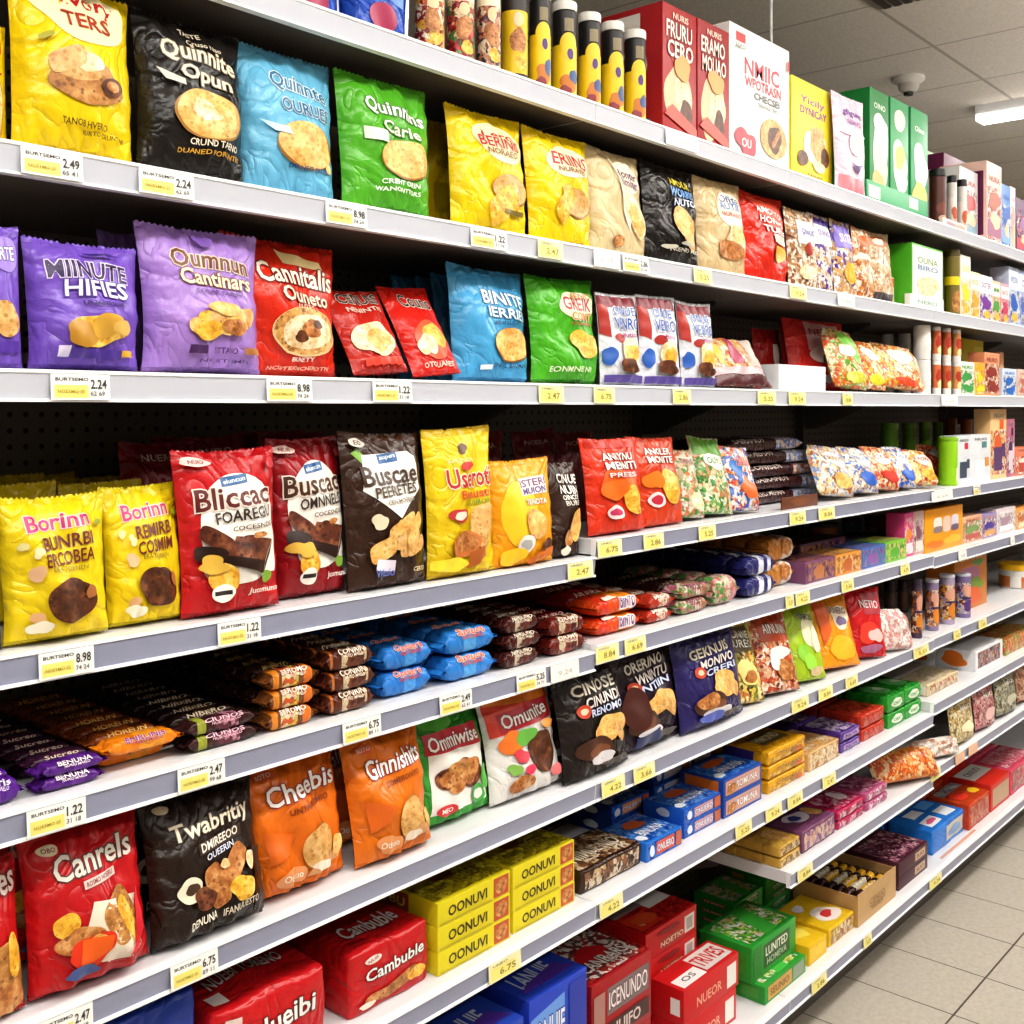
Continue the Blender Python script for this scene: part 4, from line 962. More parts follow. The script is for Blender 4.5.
for i, (a, b, v, y) in enumerate([(124, 208, 441, .20), (188, 260, 436, .21), (262, 330, 432, .21), (156, 236, 436, .30), (240, 312, 432, .31)]):
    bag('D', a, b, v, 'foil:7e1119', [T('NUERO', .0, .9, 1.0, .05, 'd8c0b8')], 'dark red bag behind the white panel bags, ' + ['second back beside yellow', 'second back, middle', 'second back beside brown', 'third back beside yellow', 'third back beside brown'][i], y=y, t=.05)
bag('D', 341, 429, 432, 'foil:3c2418', [Q((-.85, .86), (-.5, .75), (-.45, .82), (-.65, .9), '7aa83a'), Q((-.75, .62), (.1, .43), (.82, .62), (.82, .84), 'eceae4'), Q((-.75, .62), (.82, .84), (.6, .88), (-.6, .85), 'eceae4'), R(-.22, .80, .3, .865, '2c5f94', .02), T('aupers', .05, .835, .4, .03, 'dfe9f2', None, .02), T('Buscae', .02, .72, 1.5, .13, '3a2010', None, .03), T('PEERETES', .08, .615, 1.2, .07, '4a3626', None, .03), T('CEN MOTEES', .15, .545, .85, .03, '7a6a5c', None, .02)] +
    [O(-.15 + .16 * i, .30 + .03 * math.sin(i * 2), .15, .3, -.35 + .12 * i, 'food:biscuit', .32) for i in range(5)] + [O(.45, .35, .3, .1, .6, 'food:cookie'), O(.5, .25, .3, .09, .2, 'food:biscuit'), O(.1, .39, .4, .08, .25, 'food:cookie'), O(-.4, .24, .3, .12, .2, 'food:cookie'), E(-.5, .42, .16, .05, 'e8dcc0', .12), Q((-.6, .12), (-.1, .10), (-.1, .17), (-.55, .19), 'e6e0ee'), T('Wituio', -.35, .10, .5, .05, '6a7ac0'), T('CERTRO', .6, .1, .4, .03, 'e0d0b0'), E(-.7, .93, .2, .03, 'cfc4b8', .05), T('EO', -.7, .93, .2, .03, '3c2418')], 'dark brown bag with white shield panel and nut clusters', y=.06, t=.07, lean=5, seal='foil:4a2c1e', res=(28, 30))
bag('D', 423, 496, 428, 'foil:e9c81e', [E(0, .86, .14, .04, '5a3a1c', .12), T('SANIA', -.1, .78, .8, .03, 'e8d890'), T('Useroti', .15, .66, 1.45, .13, 'b8202c', 'f8e8c0', .01), T('Beausti', .2, .55, 1.0, .06, 'c8462c', None, .01), T('SEUSIROIN', .3, .49, .8, .035, '6a8a2c', None, .01), E(0, .74, .2, .03, 'c8342c', .1), E(-.35, .41, .3, .05, 'b8342c', .1), E(-.35, .41, .2, .03, 'efd8c8', .1), E(.4, .33, .42, .145, 'food:biscuit', .12), E(-.2, .22, .4, .09, 'c8783c', .06), E(-.2, .235, .34, .07, 'food:nut', .06), Q((-.1, .05), (.5, .12), (.3, .2), (-.05, .16), 'b0622c'), E(-.6, .09, .5, .05, 'f2dc3a', .1)], 'tall yellow pouch with red title and brown biscuit', y=.06, t=.06, lean=3, seal='foil:d4b21a', res=(26, 28))
bag('D', 489, 554, 460, 'foil:f0a31c', [E(-.3, .5, .6, .3, 'f4c62c', .05), R(-.2, .66, .75, .83, 'efe4d8', .02), T('ISTERI', .28, .775, .9, .07, '7a3a7c', None, .02), T('MUION', .28, .70, .8, .06, '5a3a8c', None, .02), T('TENDTA', .25, .59, .7, .05, 'f4f0e4', 'c86a1c'), E(.15, .38, .38, .14, 'food:biscuit', .06), E(.18, .39, .3, .11, 'food:cookie', .06), E(-.25, .2, .26, .09, 'e8e2d8', .08), E(-.25, .2, .16, .05, 'a8a8a8', .1), E(.55, .17, .22, .06, 'food:choc', .1), E(-.6, .1, .35, .08, 'f0c22c', .1), O(.4, .08, .5, .08, .15, 'd8741c')], 'orange pouch with violet title on white label', y=.065, t=.055, lean=4)
bag('D', 552, 590, 462, 'foil:38241c', [T('CINUE', .2, .82, 1.3, .1, 'f0ece6', '4a3428', -.02), T('NUIN', .2, .70, 1.1, .09, 'f0ece6', '4a3428', -.02), T('OINCORN', .25, .62, 1.1, .05, 'efe9e0'), T('BUREN', .25, .56, 1.0, .05, 'd8d0c4'), E(.35, .34, .45, .16, 'food:cookie', .1), E(-.2, .2, .32, .09, 'food:nut', .06), E(-.3, .07, .3, .05, 'efe0d0', .1)], 'dark brown pouch with white lettering beside orange pouch', y=.07, t=.055, lean=4)
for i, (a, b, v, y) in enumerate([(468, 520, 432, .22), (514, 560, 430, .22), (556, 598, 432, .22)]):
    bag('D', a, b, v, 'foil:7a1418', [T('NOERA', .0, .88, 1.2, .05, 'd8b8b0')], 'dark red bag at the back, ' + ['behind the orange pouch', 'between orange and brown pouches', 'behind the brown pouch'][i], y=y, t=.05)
bag('D', 584, 646, 440, 'foil:d83a1e', [R(-.9, .9, .9, .99, 'c02c18'), Q((-.7, .5), (.6, .45), (.7, .62), (-.5, .66), 'e8641c'), T('ANRYNU', .1, .80, 1.2, .08, 'f6efe6', '6a2a2c', .0), T('MENNITI', .12, .70, 1.2, .08, 'f6efe6', '5a2a3c'), T('PRECES', .1, .60, 1.1, .05, 'f6e0d8', 'b8283a'), E(.4, .33, .4, .15, 'food:corn', .08), E(-.35, .22, .3, .07, 'e8d0d0', .06), E(-.35, .22, .2, .04, 'b8305c', .1), E(-.3, .45, .5, .1, 'e8701c', .08)], 'orange-red bag with white block lettering, first on stepped shelf', y=.06, t=.06, lean=7)
bag('D', 634, 684, 438, 'foil:d2431f', [T('ANOLER', .1, .83, 1.2, .08, 'f6efe6', '6a2a2c'), T('MONITE', .1, .73, 1.2, .08, 'f6efe6', '6a2a2c'), E(.3, .42, .45, .2, 'food:corn', .08), E(-.4, .50, .4, .1, 'e87a1c', .1), E(-.4, .28, .35, .08, 'e8d0d0', .06), E(-.4, .28, .25, .05, 'b8203c', .06)], 'orange-red bag with white lettering beside floral pouch', y=.075, t=.055, lean=9)
bag('D', 681, 703, 452, ['e8e0cc', '6a9a4c', 'd87a4a', 'efe8da', 'c8b48a'], [T('NURIO', .1, .8, 1.2, .1, '8a3a2c', 'efe6d8'), E(.2, .2, .6, .14, 'food:pale', .1)], 'pale floral pouch leaning on orange-red bag', y=.085, t=.045, lean=18, roll=4, yaw=-6)
bag('D', 704, 732, 440, ['dfe6cc', '4a8a3c', 'e8d8a8', '6fae5c', 'c88a5c'], [R(-.95, .75, .95, .99, '5a8f2c'), E(.1, .65, .6, .12, 'e8eed8', .1), T('OLIVO', .1, .66, 1.0, .09, '2f6a2c')], 'green topped pouch with leafy print', y=.08, t=.045, lean=18, roll=4, yaw=-6)
bag('D', 731, 758, 450, ['d8dce8', '3f6ab8', 'd8502c', 'efe6dc', 'e8944a'], [E(-.3, .62, .4, .14, '2f6fb8', .1), T('TERINO', .2, .72, 1.0, .1, 'c8301c', 'f2eee8'), E(.2, .3, .6, .14, 'e0703a', .1)], 'blue and red patterned pouch beside dark packs', y=.075, t=.045, lean=18, roll=4, yaw=-6)
# stack of dark film packs with coloured ends
DK = lambda k: ([(.2, 1, [['c8ccd8', '7a8fc0', 'e0d0c4'], ['d8dce8', '5a7ac0', 'e8c8b0'], ['e0d6cc', 'c86a3c', 'b8c4dc']][k % 3])], [T(['NURO MEHAN', 'SAIRANUT', 'CONISER'][k % 3], -.45, .45, .8, .4, 'b8a8a0')])
zt = None; zz = base_z('D', S(770, .03))
for k, (a, b, n) in enumerate([(745, 823, 'lowest'), (750, 832, 'second up'), (738, 826, 'third up'), (726, 820, 'fourth up'), (722, 808, 'topmost')]):
    bd, dn = DK(k)
    hh = .034
    x0, x1 = S(a, .11), S(b, .11)
    for d in range(2):
        me = bar_meshes(('dk', k), x1 - x0, .085, hh, 'foil:3a1416', bd, dn, None, 900 + k, True)
        place('film_pack', me, 'dark red film pack, ' + n + ' of the stack, ' + ['front row' if d == 0 else 'row behind'][0] + ' on the fourth shelf', 'film pack', 'dark film packs stacked on the fourth shelf', ((x0 + x1) / 2, .155 + .09 * d, zz + .001 + k * (hh + .0012)), (0, 0, math.radians([2, -2, 1, -1, 2][k])))
SPAN.append(('D', S(745, .03), S(823, .03), 'stack of dark red film packs'))
carton('D', 782, 818, 498, .004, 'card:6a3c26', 'small brown card lip before the dark packs', [E(0, .5, .5, .3, '7c4a2e', .1)], y=.01, name='shelf_lip', cat='tray', bev=.0008)
for i, (a, b, v, p, e) in enumerate([(822, 852, 452, ['e0c48a', 'd8dce8', 'b86a2c', 'efe4cc', '6a8ac0'], 'golden print with pale blue edge'), (849, 877, 453, ['e8e0d4', '3f6fc0', 'd8b48a', 'f0ece4', 'c8a070'], 'cream print with blue patch'), (873, 898, 452, ['d8603a', 'e8c48a', 'c03a2c', 'efe0c8', 'e09a5a'], 'red and cream print'), (894, 914, 452, ['dfe4f0', '3464c0', 'e8b87a', 'f0ece4'], 'white print with blue flower'), (911, 935, 456, ['f0d88a', 'd8442a', 'efe8c0', 'e8b03a'], 'yellow print and red base'), (928, 948, 450, ['d8402a', 'e8762c', 'b82a20', 'f0d0b0'], 'red print at the row end')]):
    bag('D', a, b, v, p, [E(.2, .68, .6, .15, 'efe8dc', .12), T(word(random.Random(i), 2).upper(), .2, .72, 1.1, .1, ['8a4a1c', '2f5fb8', 'b0281c', '2f5fb8', 'b0281c', 'f4e4d8'][i]), E(.25, .25, .55, .14, ['food:cookie', '3464c0', 'c8301c', '3464c0', 'food:corn', 'c8301c'][i], .12)], 'plump leaning bag, ' + e, y=.075 if i != 5 else .12, t=.05, lean=24, roll=5, yaw=-9, flat='r')
for i, (a, b, v, c) in enumerate([(880, 899, 423, '5f8a1c'), (902, 916, 423, '6a961c'), (919, 931, 422, '74a31c'), (933, 943, 422, '74a31c'), (944, 957, 418, 'a8622a'), (960, 972, 419, 'a8622a'), (975, 992, 417, 'b86a24')]):
    tub('D', a, b, v, 'card:' + c, ['olive green tub at the back, first along', 'olive green tub at the back, second along', 'olive green tub at the back, third along', 'olive green tub at the back, fourth along', 'brown orange tub at the back, first along', 'brown orange tub at the back, second along', 'brown orange tub at the back, third along'][i], None, 0, None, y=.30, n=20) if False else tub('D', a, b, v, 'card:' + c, ['first', 'second', 'third', 'fourth', 'first', 'second', 'third'][i] + (' olive green tub' if i < 4 else ' brown orange tub') + ' in the back row', 'card:' + c, .12, None, y=.26)
tub('D', 938, 958, 437, 'card:94cc1c', 'bright lime green tub', 'card:84b81c', .08, None, design=[R(.2, .1, .9, .4, 'dfe8c0')], y=.03)
for a, b, v, c, i1, i2, nk in [(957, 971, 436, 'd3d7dd', 'c8283c', '3a4a5c', 'white box with red dot and navy bar'), (971, 991, 435, 'd6d9de', '5a8a8a', 'd8903a', 'plain white box with small square print'), (991, 1007, 409, 'e8c08a', 'd8602a', '5a3a6c', 'tall orange and plum box'), (1007, 1015, 419, 'b86a84', '4a2a5c', 'd8c8d0', 'narrow plum box'), (1015, 1034, 448, 'd87a5a', 'efd8c8', 'b84a3a', 'low coral box at the frame edge')]:
    carton('D', a, b, v, .06, 'card:' + c, nk, [R(-.94, .04, .94, .7, [c, c, i1, i2, 'f0ece4', c])] * (a > 985) + [R(.1, .72, .6, .86, i1), E(-.1, .5, .5, .12, i1 if a > 985 else c, .1), R(-.6, .1, .4, .45, i2 if a != 971 else 'e2e5ea'), R(.4, .3, .8, .5, i2), T('NUO', 0, .92, 1.2, .06, '7a7a80')], y=.03, tail=' on the fourth shelf, far bay')
# ================================================================ fifth shelf (row E): bars and packets
BARD = lambda s, c, o: [T(s, .05, .5, 1.2, .34, c, o), T('NURIO MAELO', .1, .26, .9, .10, c)]
bars('E', -40, 32, 792, 1, 8, 'foil:5c2490', 'violet bar at the shelf end', [(-.2, .3, 'foil:7a3ab0')], BARD('Ouris', 'e8d4f4', '3a1464'), dy=.038)
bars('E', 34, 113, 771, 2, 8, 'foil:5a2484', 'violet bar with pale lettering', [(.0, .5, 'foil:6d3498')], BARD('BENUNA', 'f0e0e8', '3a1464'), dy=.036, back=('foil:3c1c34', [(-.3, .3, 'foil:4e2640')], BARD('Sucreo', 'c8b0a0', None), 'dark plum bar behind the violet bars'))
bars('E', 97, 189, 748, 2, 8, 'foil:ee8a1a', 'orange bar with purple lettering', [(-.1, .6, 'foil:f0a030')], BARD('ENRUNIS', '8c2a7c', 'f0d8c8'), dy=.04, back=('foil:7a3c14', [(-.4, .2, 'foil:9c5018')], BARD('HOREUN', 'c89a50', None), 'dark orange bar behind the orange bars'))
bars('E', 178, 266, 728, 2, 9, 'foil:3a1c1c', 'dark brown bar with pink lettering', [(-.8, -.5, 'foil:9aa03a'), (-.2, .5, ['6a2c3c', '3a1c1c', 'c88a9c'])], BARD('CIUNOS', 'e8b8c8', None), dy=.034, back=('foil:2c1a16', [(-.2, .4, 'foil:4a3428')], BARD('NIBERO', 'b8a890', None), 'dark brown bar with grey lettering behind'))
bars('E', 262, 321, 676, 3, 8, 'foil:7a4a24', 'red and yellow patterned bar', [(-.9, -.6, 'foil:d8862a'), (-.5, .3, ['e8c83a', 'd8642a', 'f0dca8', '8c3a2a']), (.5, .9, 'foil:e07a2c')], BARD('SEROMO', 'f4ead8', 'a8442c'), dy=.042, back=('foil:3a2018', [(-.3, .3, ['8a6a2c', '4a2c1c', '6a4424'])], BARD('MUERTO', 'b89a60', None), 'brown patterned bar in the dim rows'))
bars('E', 322, 381, 655, 3, 7, 'foil:5a2a18', 'brown bar with white lettering and nuts', [(-.9, -.7, 'foil:b86a2c'), (-.4, .8, ['7a3c20', 'd8c4a0', '5a2a18'])], BARD('CONRIN', 'f0e4d0', '6a2416'), dy=.04)
bars('E', 378, 439, 651, 2, 5, 'foil:2f7fd0', 'blue packet with red lettering beside brown bars', [(-.1, .4, 'foil:52a0e4')], BARD('Oneuero', 'c8401c', 'f0e8e0'), dy=.06, name='snack_packet', cat='packet', y=.02)
bars('E', 440, 500, 635, 2, 4, 'foil:2f84d4', 'blue packet with orange lettering', [(-.3, .3, 'foil:58a8e8')], BARD('Simueo', 'd8541c', 'f0e8e0'), dy=.06, name='snack_packet', cat='packet', y=.015)
bars('E', 501, 545, 621, 3, 6, 'foil:4a1c18', 'dark red bar with cream lettering', [(-.4, .5, ['5a2018', 'c8b8a0', '6a2a20'])], BARD('NIRSUNO', 'e4d8c4', None), dy=.036)
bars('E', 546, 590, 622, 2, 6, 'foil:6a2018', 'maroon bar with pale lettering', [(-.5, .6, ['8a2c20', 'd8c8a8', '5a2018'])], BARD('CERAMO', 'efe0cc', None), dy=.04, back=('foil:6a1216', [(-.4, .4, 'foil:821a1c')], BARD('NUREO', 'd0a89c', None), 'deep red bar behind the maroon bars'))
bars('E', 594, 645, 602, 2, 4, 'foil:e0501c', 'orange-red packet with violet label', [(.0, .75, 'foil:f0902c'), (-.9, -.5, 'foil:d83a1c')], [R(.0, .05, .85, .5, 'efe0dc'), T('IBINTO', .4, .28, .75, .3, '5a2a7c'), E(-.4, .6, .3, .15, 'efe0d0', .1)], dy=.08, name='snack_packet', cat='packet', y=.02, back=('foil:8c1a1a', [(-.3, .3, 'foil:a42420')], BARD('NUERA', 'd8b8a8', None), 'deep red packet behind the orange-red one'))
bars('E', 646, 676, 599, 2, 5, 'foil:b83a24', 'red roll with cream label', [(-.3, .9, ['e8d4c0', 'c8503a', 'b83a24'])], BARD('MIOS', 'f4e8d8', None), dy=.06, name='snack_packet', cat='packet', y=.02)
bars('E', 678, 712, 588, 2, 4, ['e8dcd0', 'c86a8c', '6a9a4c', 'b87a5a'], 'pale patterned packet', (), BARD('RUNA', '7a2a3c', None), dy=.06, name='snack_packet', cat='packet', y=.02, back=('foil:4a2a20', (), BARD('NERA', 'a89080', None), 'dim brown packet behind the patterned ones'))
bars('E', 712, 742, 580, 1, 4, ['c87a6a', 'e0d0b8', '5a9a4c', 'd89aa8'], 'pink and green patterned packet', (), (), dy=.07, name='snack_packet', cat='packet', y=.02)
bars('E', 744, 778, 560, 2, 5, 'foil:2c2c6c', 'navy packet with white tiles', [(-.1, .3, 'foil:e4e6f0'), (.5, .8, 'foil:e4e6f0')], [T('NO', .1, .5, .3, .3, '2c2c6c'), T('HEO', .65, .5, .3, .3, '2c2c6c')], dy=.06, name='snack_packet', cat='packet', y=.02)
bars('E', 766, 797, 540, 2, 4, 'foil:c8843a', 'tan packet with white end', [(.1, 1, 'foil:e4dcd2')], [E(-.4, .5, .3, .3, 'food:wafer', .1), E(.4, .3, .4, .25, 'food:nut', .1)], dy=.07, name='snack_packet', cat='packet', y=.05)
g = random.Random(8)
for i, (a, b, v, c, p, nk, yy, dp) in enumerate([(805, 836, 563, '7a4a6c', ['8a5a7c', 'b8784a', '5a3a5c'], 'low plum patterned box', .02, .1), (836, 862, 556, 'd8943a', ['e0a84a', 'b8622a', 'e8c88a'], 'low orange box with brown round', .02, .1), (862, 886, 549, '4a6ab0', ['5a7ac0', '8a5aa0', '3a8aa8'], 'low blue patterned box', .02, .1), (886, 907, 543, '7ac03a', ['a8d84a', '5aa83a', 'e8c08a'], 'low lime green box', .02, .1)]):
    carton('E', a, b, v, dp, 'card:' + c, nk, [R(-.95, .08, .95, .92, p), E(-.1, .45, .4, .3, p[1], .1)], top=[R(-.95, .05, .95, .95, p)], y=yy)
for i, (a, b, v, c, p, nk) in enumerate([(800, 846, 545, '5a3a4c', ['7a4a8c', 'c88a4a', '3a2a4c'], 'long patterned box behind the low boxes'), (848, 886, 542, '5a5468', ['7a6a7c', '4a4450', 'a89a8c'], 'grey patterned box behind the low boxes')]):
    carton('E', a, b, v, .1, 'card:' + c, nk, [R(-.95, .08, .95, .92, p)], y=.15)
for i, (a, b, v) in enumerate([(812, 840, 523), (842, 862, 518), (864, 884, 516)]):
    tub('E', a, b, v, 'card:' + ['b8784a', '3a6a7c', '8a4a3c'][i], ['tan jar with pink label in the back row', 'teal jar in the back row', 'brown jar with round label in the back row'][i], 'card:4a3a34', .12, 'card:' + ['d88a6a', '4a7a8c', 'c89a7c'][i], (.2, .7), y=.27, name='jar', cat='jar')
for a, b, v, c, i1, i2, nk in [(894, 905, 517, '8a4a4c', 'c88a6c', '5a2a2c', 'brown box with pink pattern'), (905, 914, 514, 'd84a8c', 'e88a3a', 'efd0dc', 'magenta and orange box'), (914, 924, 512, 'c8a8a4', '7a4a5c', 'e8d8d0', 'blush striped box'), (925, 963, 511, 'f0a01c', '8a7a7c', 'e8c8b0', 'orange box with three bottle pictures'), (963, 983, 518, 'd8a88a', '7a9a5c', 'b85a4a', 'salmon box with green sprig'), (983, 997, 515, '9a8ab8', '4a3a9c', 'e0a05a', 'lilac and navy box'), (997, 1016, 510, 'd8ccd0', 'a88a9c', 'f0eceC', 'pale grey box with white figure'), (1016, 1034, 509, 'e09a4a', 'b86a3a', 'f0d8b0', 'orange box at the frame edge')]:
    dd = [R(-.94, .04, .94, .8, [c, i1, i2, 'efe8dc', c]), E(-.1, .5, .6, .16, i1, .15), R(-.7, .1, .7, .3, i2), T('NUEO', 0, .86, 1.3, .1, i2)]
    if a == 925: dd = [O(-.35, .62, .22, .18, 0, 'e8dcd4', 1), O(.12, .6, .2, .2, 0, 'e8c0b0', 1), O(.55, .6, .2, .2, 0, 'd8d0dc', 1), O(-.35, .5, .24, .1, 0, i1, .8), O(.55, .48, .2, .1, 0, '6a5a7c', .8), E(-.5, .15, .4, .1, 'e87a1c', .15), E(.4, .2, .4, .12, 'f4b83a', .15)]
    carton('E', a, b, v, .06, 'card:' + c, nk, dd, y=.13 if a == 894 else .03, tail=' on the fifth shelf, far bay')
# ================================================================ sixth shelf (row F)
bag('F', -62, 28, 874, 'foil:b8181c', [T('ores', .5, .82, 1.0, .13, 'e8d8d0', '6a1014', .03), E(.5, .3, .6, .2, 'food:wafer', .1), E(.4, .12, .6, .1, 'food:nut', .1), E(.75, .38, .2, .14, 'food:corn', .1)], 'red bag cut by the frame edge on the sixth shelf', y=.05, t=.08, lean=11, tail='')
bag('F', 24, 155, 826, 'foil:bb171d', [T('Canrels', .1, .755, 1.45, .16, 'd8cfc4', '4a0c10', .06), E(-.62, .86, .18, .035, 'd8c8a8', .05), T('OBO', -.62, .86, .22, .03, '6a1014'), R(-.2, .595, .45, .645, 'd8c0b8', .03), T('ROSMO NOERU', .12, .62, .55, .03, '7a1418', None, .03), Q((-.45, .15), (.5, .1), (.8, .45), (-.1, .5), 'e4d8c4'), O(.38, .37, .32, .30, .55, 'food:wafer', .5), O(.52, .33, .14, .32, .5, 'food:corn', .5), E(-.55, .40, .22, .07, 'food:corn', .08), E(-.35, .3, .35, .08, 'food:nut', .14), E(-.2, .22, .4, .09, 'd8381c', .15), E(-.1, .26, .16, .05, 'food:cookie', .1), Q((-.4, .1), (.1, .2), (.15, .28), (-.35, .3), 'e8641c'), T('SENUNDEO', .4, .15, .7, .04, 'f0dcd4', None, .02), E(-.35, .11, .3, .035, '4a5a8c', .12), Q((.4, .1), (.9, .22), (.8, .5), (.7, .3), 'd8303a')], 'red bag with white wavy title and long wafer', y=.05, t=.09, lean=11, res=(28, 30), behind=1)
bag('F', 143, 270, 795, 'foil:2a1d17', [T('Twabritiy', .1, .745, 1.55, .15, 'e6dac4', '3a2a20', .06), R(-.3, .585, .62, .665, '3c2c22', .05), T('DMIREEOO', .15, .63, .8, .06, 'f0e8da', None, .05), T('OUEERIN', .12, .555, .6, .045, 'cfd4e4', None, .04), O(-.02, .33, .18, .32, .35, 'food:nut', .5), O(.35, .43, .33, .16, .75, 'food:nut', .5), E(.45, .26, .24, .09, 'food:corn', .1), E(-.5, .35, .24, .08, 'e8dfc8', .1), E(-.48, .36, .12, .04, '4a3424', .1), E(-.25, .27, .2, .08, 'food:bar', .12), E(.68, .43, .1, .06, 'food:pale', .1), E(.15, .46, .1, .03, 'food:pale', .1), T('DENUNA', -.3, .13, .5, .055, 'f0e8da', None, .03), T('IFANUUESTO', .4, .145, .65, .05, 'd8ccb8', None, .03), E(-.72, .92, .14, .03, 'b8a88c', .06), R(.78, .0, .95, .5, '2c211b')], 'dark brown bag with cream gothic title and nuts', y=.055, t=.08, lean=11, res=(28, 30), behind=1)
OB = lambda t1, t2: [E(-.55, .885, .2, .035, 'd85a2c', .05), T('ROTO', -.55, .885, .28, .035, 'f0d8c0', None, .02), T(t1, .12, .745, 1.5, .15, 'f6f0ea', '8a2030', .07), T(t2, .2, .60, .95, .045, '7a3410', None, .04), E(.3, .27, .4, .17, '9a6a24', .05), E(.28, .28, .38, .16, 'food:biscuit', .04), E(-.35, .13, .32, .07, 'd8905a', .14), T('Otinuo', -.35, .13, .45, .05, 'e8dccc'), Q((.0, .08), (.8, .14), (.85, .24), (.1, .15), 'd8a070'), E(.3, .14, .2, .04, 'f0e0cc', .14), Q((-.85, .5), (-.2, .42), (-.4, .3), (-.8, .25), 'd8681a'), E(.75, .24, .14, .08, 'food:cookie', .1)]
bag('F', 250, 357, 758, 'foil:e07218', OB('Cheebis', 'UNTANNEMIO'), 'orange bag with white title beside dark brown bag', y=.06, t=.08, lean=11, res=(26, 28), behind=1)
bag('F', 350, 433, 734, 'foil:dd7618', OB('Ginnishits', 'COMERONTO'), 'orange bag with white title beside green bag', y=.07, t=.075, lean=11, res=(26, 28), behind=1)
bag('F', 429, 510, 712, 'foil:3f9f3c', [Q((-.8, .1), (.85, .1), (.8, .6), (-.7, .6), 'e9e6e0'), E(-.3, .86, .4, .08, '5fc04a', .1), Q((-.75, .60), (.8, .60), (.8, .80), (-.75, .78), 'b81f2c'), T('Ommiwise', .02, .695, 1.4, .13, 'f6f0ec', '7c1420', .02), E(.05, .38, .55, .14, 'food:bar', .2), E(-.2, .34, .3, .1, 'food:nut', .15), E(.3, .4, .3, .1, 'food:nut', .15), E(.0, .45, .3, .07, 'food:wafer', .15), E(-.45, .12, .25, .05, 'c83a3c', .06), T('MEO', -.45, .12, .3, .04, 'f2e8e0'), E(.5, .17, .22, .08, '4aa84a', .1), E(.5, .17, .13, .05, 'e8ece0', .1), E(.75, .3, .15, .1, '4fae3c', .1)], 'green and white bag with red title band and nut cluster', y=.06, t=.07, lean=11, res=(26, 28), behind=1)
bag('F', 496, 576, 690, 'foil:e0dcd8', [Q((-.95, .6), (.9, .66), (.9, .97), (-.95, .97), 'd8432c'), Q((-.9, .90), (.8, .82), (.8, .97), (-.9, .97), 'e8862c'), Q((-.75, .62), (.85, .64), (.8, .84), (-.7, .80), 'b81f30'), T('Omunite', .05, .735, 1.4, .13, 'f6f0ec', '6c1420', .04), E(.35, .36, .42, .19, '3a2014', .05), E(.33, .37, .4, .18, 'food:choc', .05), E(-.5, .52, .35, .1, 'e8782c', .1), E(-.1, .54, .3, .07, '6aae4a', .12), E(-.3, .38, .2, .06, 'c83a4a', .12), E(-.55, .28, .16, .05, '7aa84a', .12), E(-.4, .14, .3, .08, 'food:nut', .12), E(.7, .15, .22, .06, 'e07a7c', .12), E(-.2, .25, .16, .04, 'd83a5a', .1), E(.6, .6, .25, .04, 'e89a4a', .1)], 'white and red bag with dark choc cookie', y=.055, t=.065, lean=11, res=(26, 28), behind=1)
BC = lambda a, b, c: [T(a, .05, .83, 1.3, .11, 'd8cfc0', '2c2420', .03), T(b, .2, .70, 1.1, .10, 'e8e0dc', '3a2c28', .03), T(c, .25, .60, 1.0, .07, 'd0d8ec', '2c3c6c', .03), E(-.45, .62, .2, .06, 'b8442c', .06), E(-.45, .62, .1, .03, 'e8c8a8', .06), E(.3, .42, .48, .13, 'food:cookie', .16), O(.5, .36, .3, .12, -.6, 'food:biscuit'), E(-.3, .26, .5, .12, '4a2a1c', .08), E(-.2, .24, .3, .06, '7a4a30', .12), E(-.1, .16, .4, .05, 'd8d4d8', .14), E(.4, .1, .5, .03, '5a5450', .1)]
bag('F', 558, 632, 671, 'foil:231a18', BC('CINOSE', 'CINUNDI', 'RENOMO'), 'black bag with white crossed title and chocolate swirl', y=.06, t=.065, lean=9, behind=1)
bag('F', 614, 688, 648, 'foil:2c1c2c', BC('ORERINO', 'WNINTU', 'NTIIN') + [E(-.5, .42, .4, .2, '4a2018', .08), R(-.6, .05, .2, .16, '2c3460', .03)], 'plum-black bag with white title and brown praline', y=.075, t=.06, lean=9, behind=1)
bag('F', 676, 745, 638, 'foil:2c2460', BC('GEKNUIS', 'MONIVO', 'CRERI') + [E(-.4, .3, .35, .08, 'food:nut', .1), E(-.3, .12, .4, .05, '5a6ac0', .1)], 'deep violet bag with white title and biscuit', y=.07, t=.06, lean=9, behind=1)
bag('F', 734, 765, 624, ['e8cf5a', '6a4a24', 'f0e2a0', 'c87a3a', '8a9a3c'], [R(-.7, .6, .8, .92, '6a5a3c'), T('ISUNNE', .1, .82, 1.2, .1, 'f0ece0', '3a2c1c', -.03), T('SUREO', .1, .70, 1.2, .1, 'f0ece0', '3a2c1c', -.03), E(.1, .35, .6, .15, 'f0d88a', .12), E(.2, .3, .4, .08, 'food:nut', .12)], 'yellow bag with brown title block and mixed nuts', y=.075, t=.042, lean=19, roll=4, yaw=-8)
bag('F', 765, 797, 614, ['c8502a', 'e0b08a', '8a2f20', 'efe0d0', 'd8763a'], [R(-.7, .62, .8, .97, 'b84a24'), T('AINUNN', .15, .78, 1.2, .13, 'f2ece4', '4a2a2c', -.03), E(.0, .46, .5, .1, 'efe6e0', .12), E(.2, .25, .6, .12, 'food:nut', .14), E(-.3, .38, .3, .12, 'efe8e0', .12)], 'rust red bag with white title and almonds', y=.07, t=.042, lean=19, roll=4, yaw=-8)
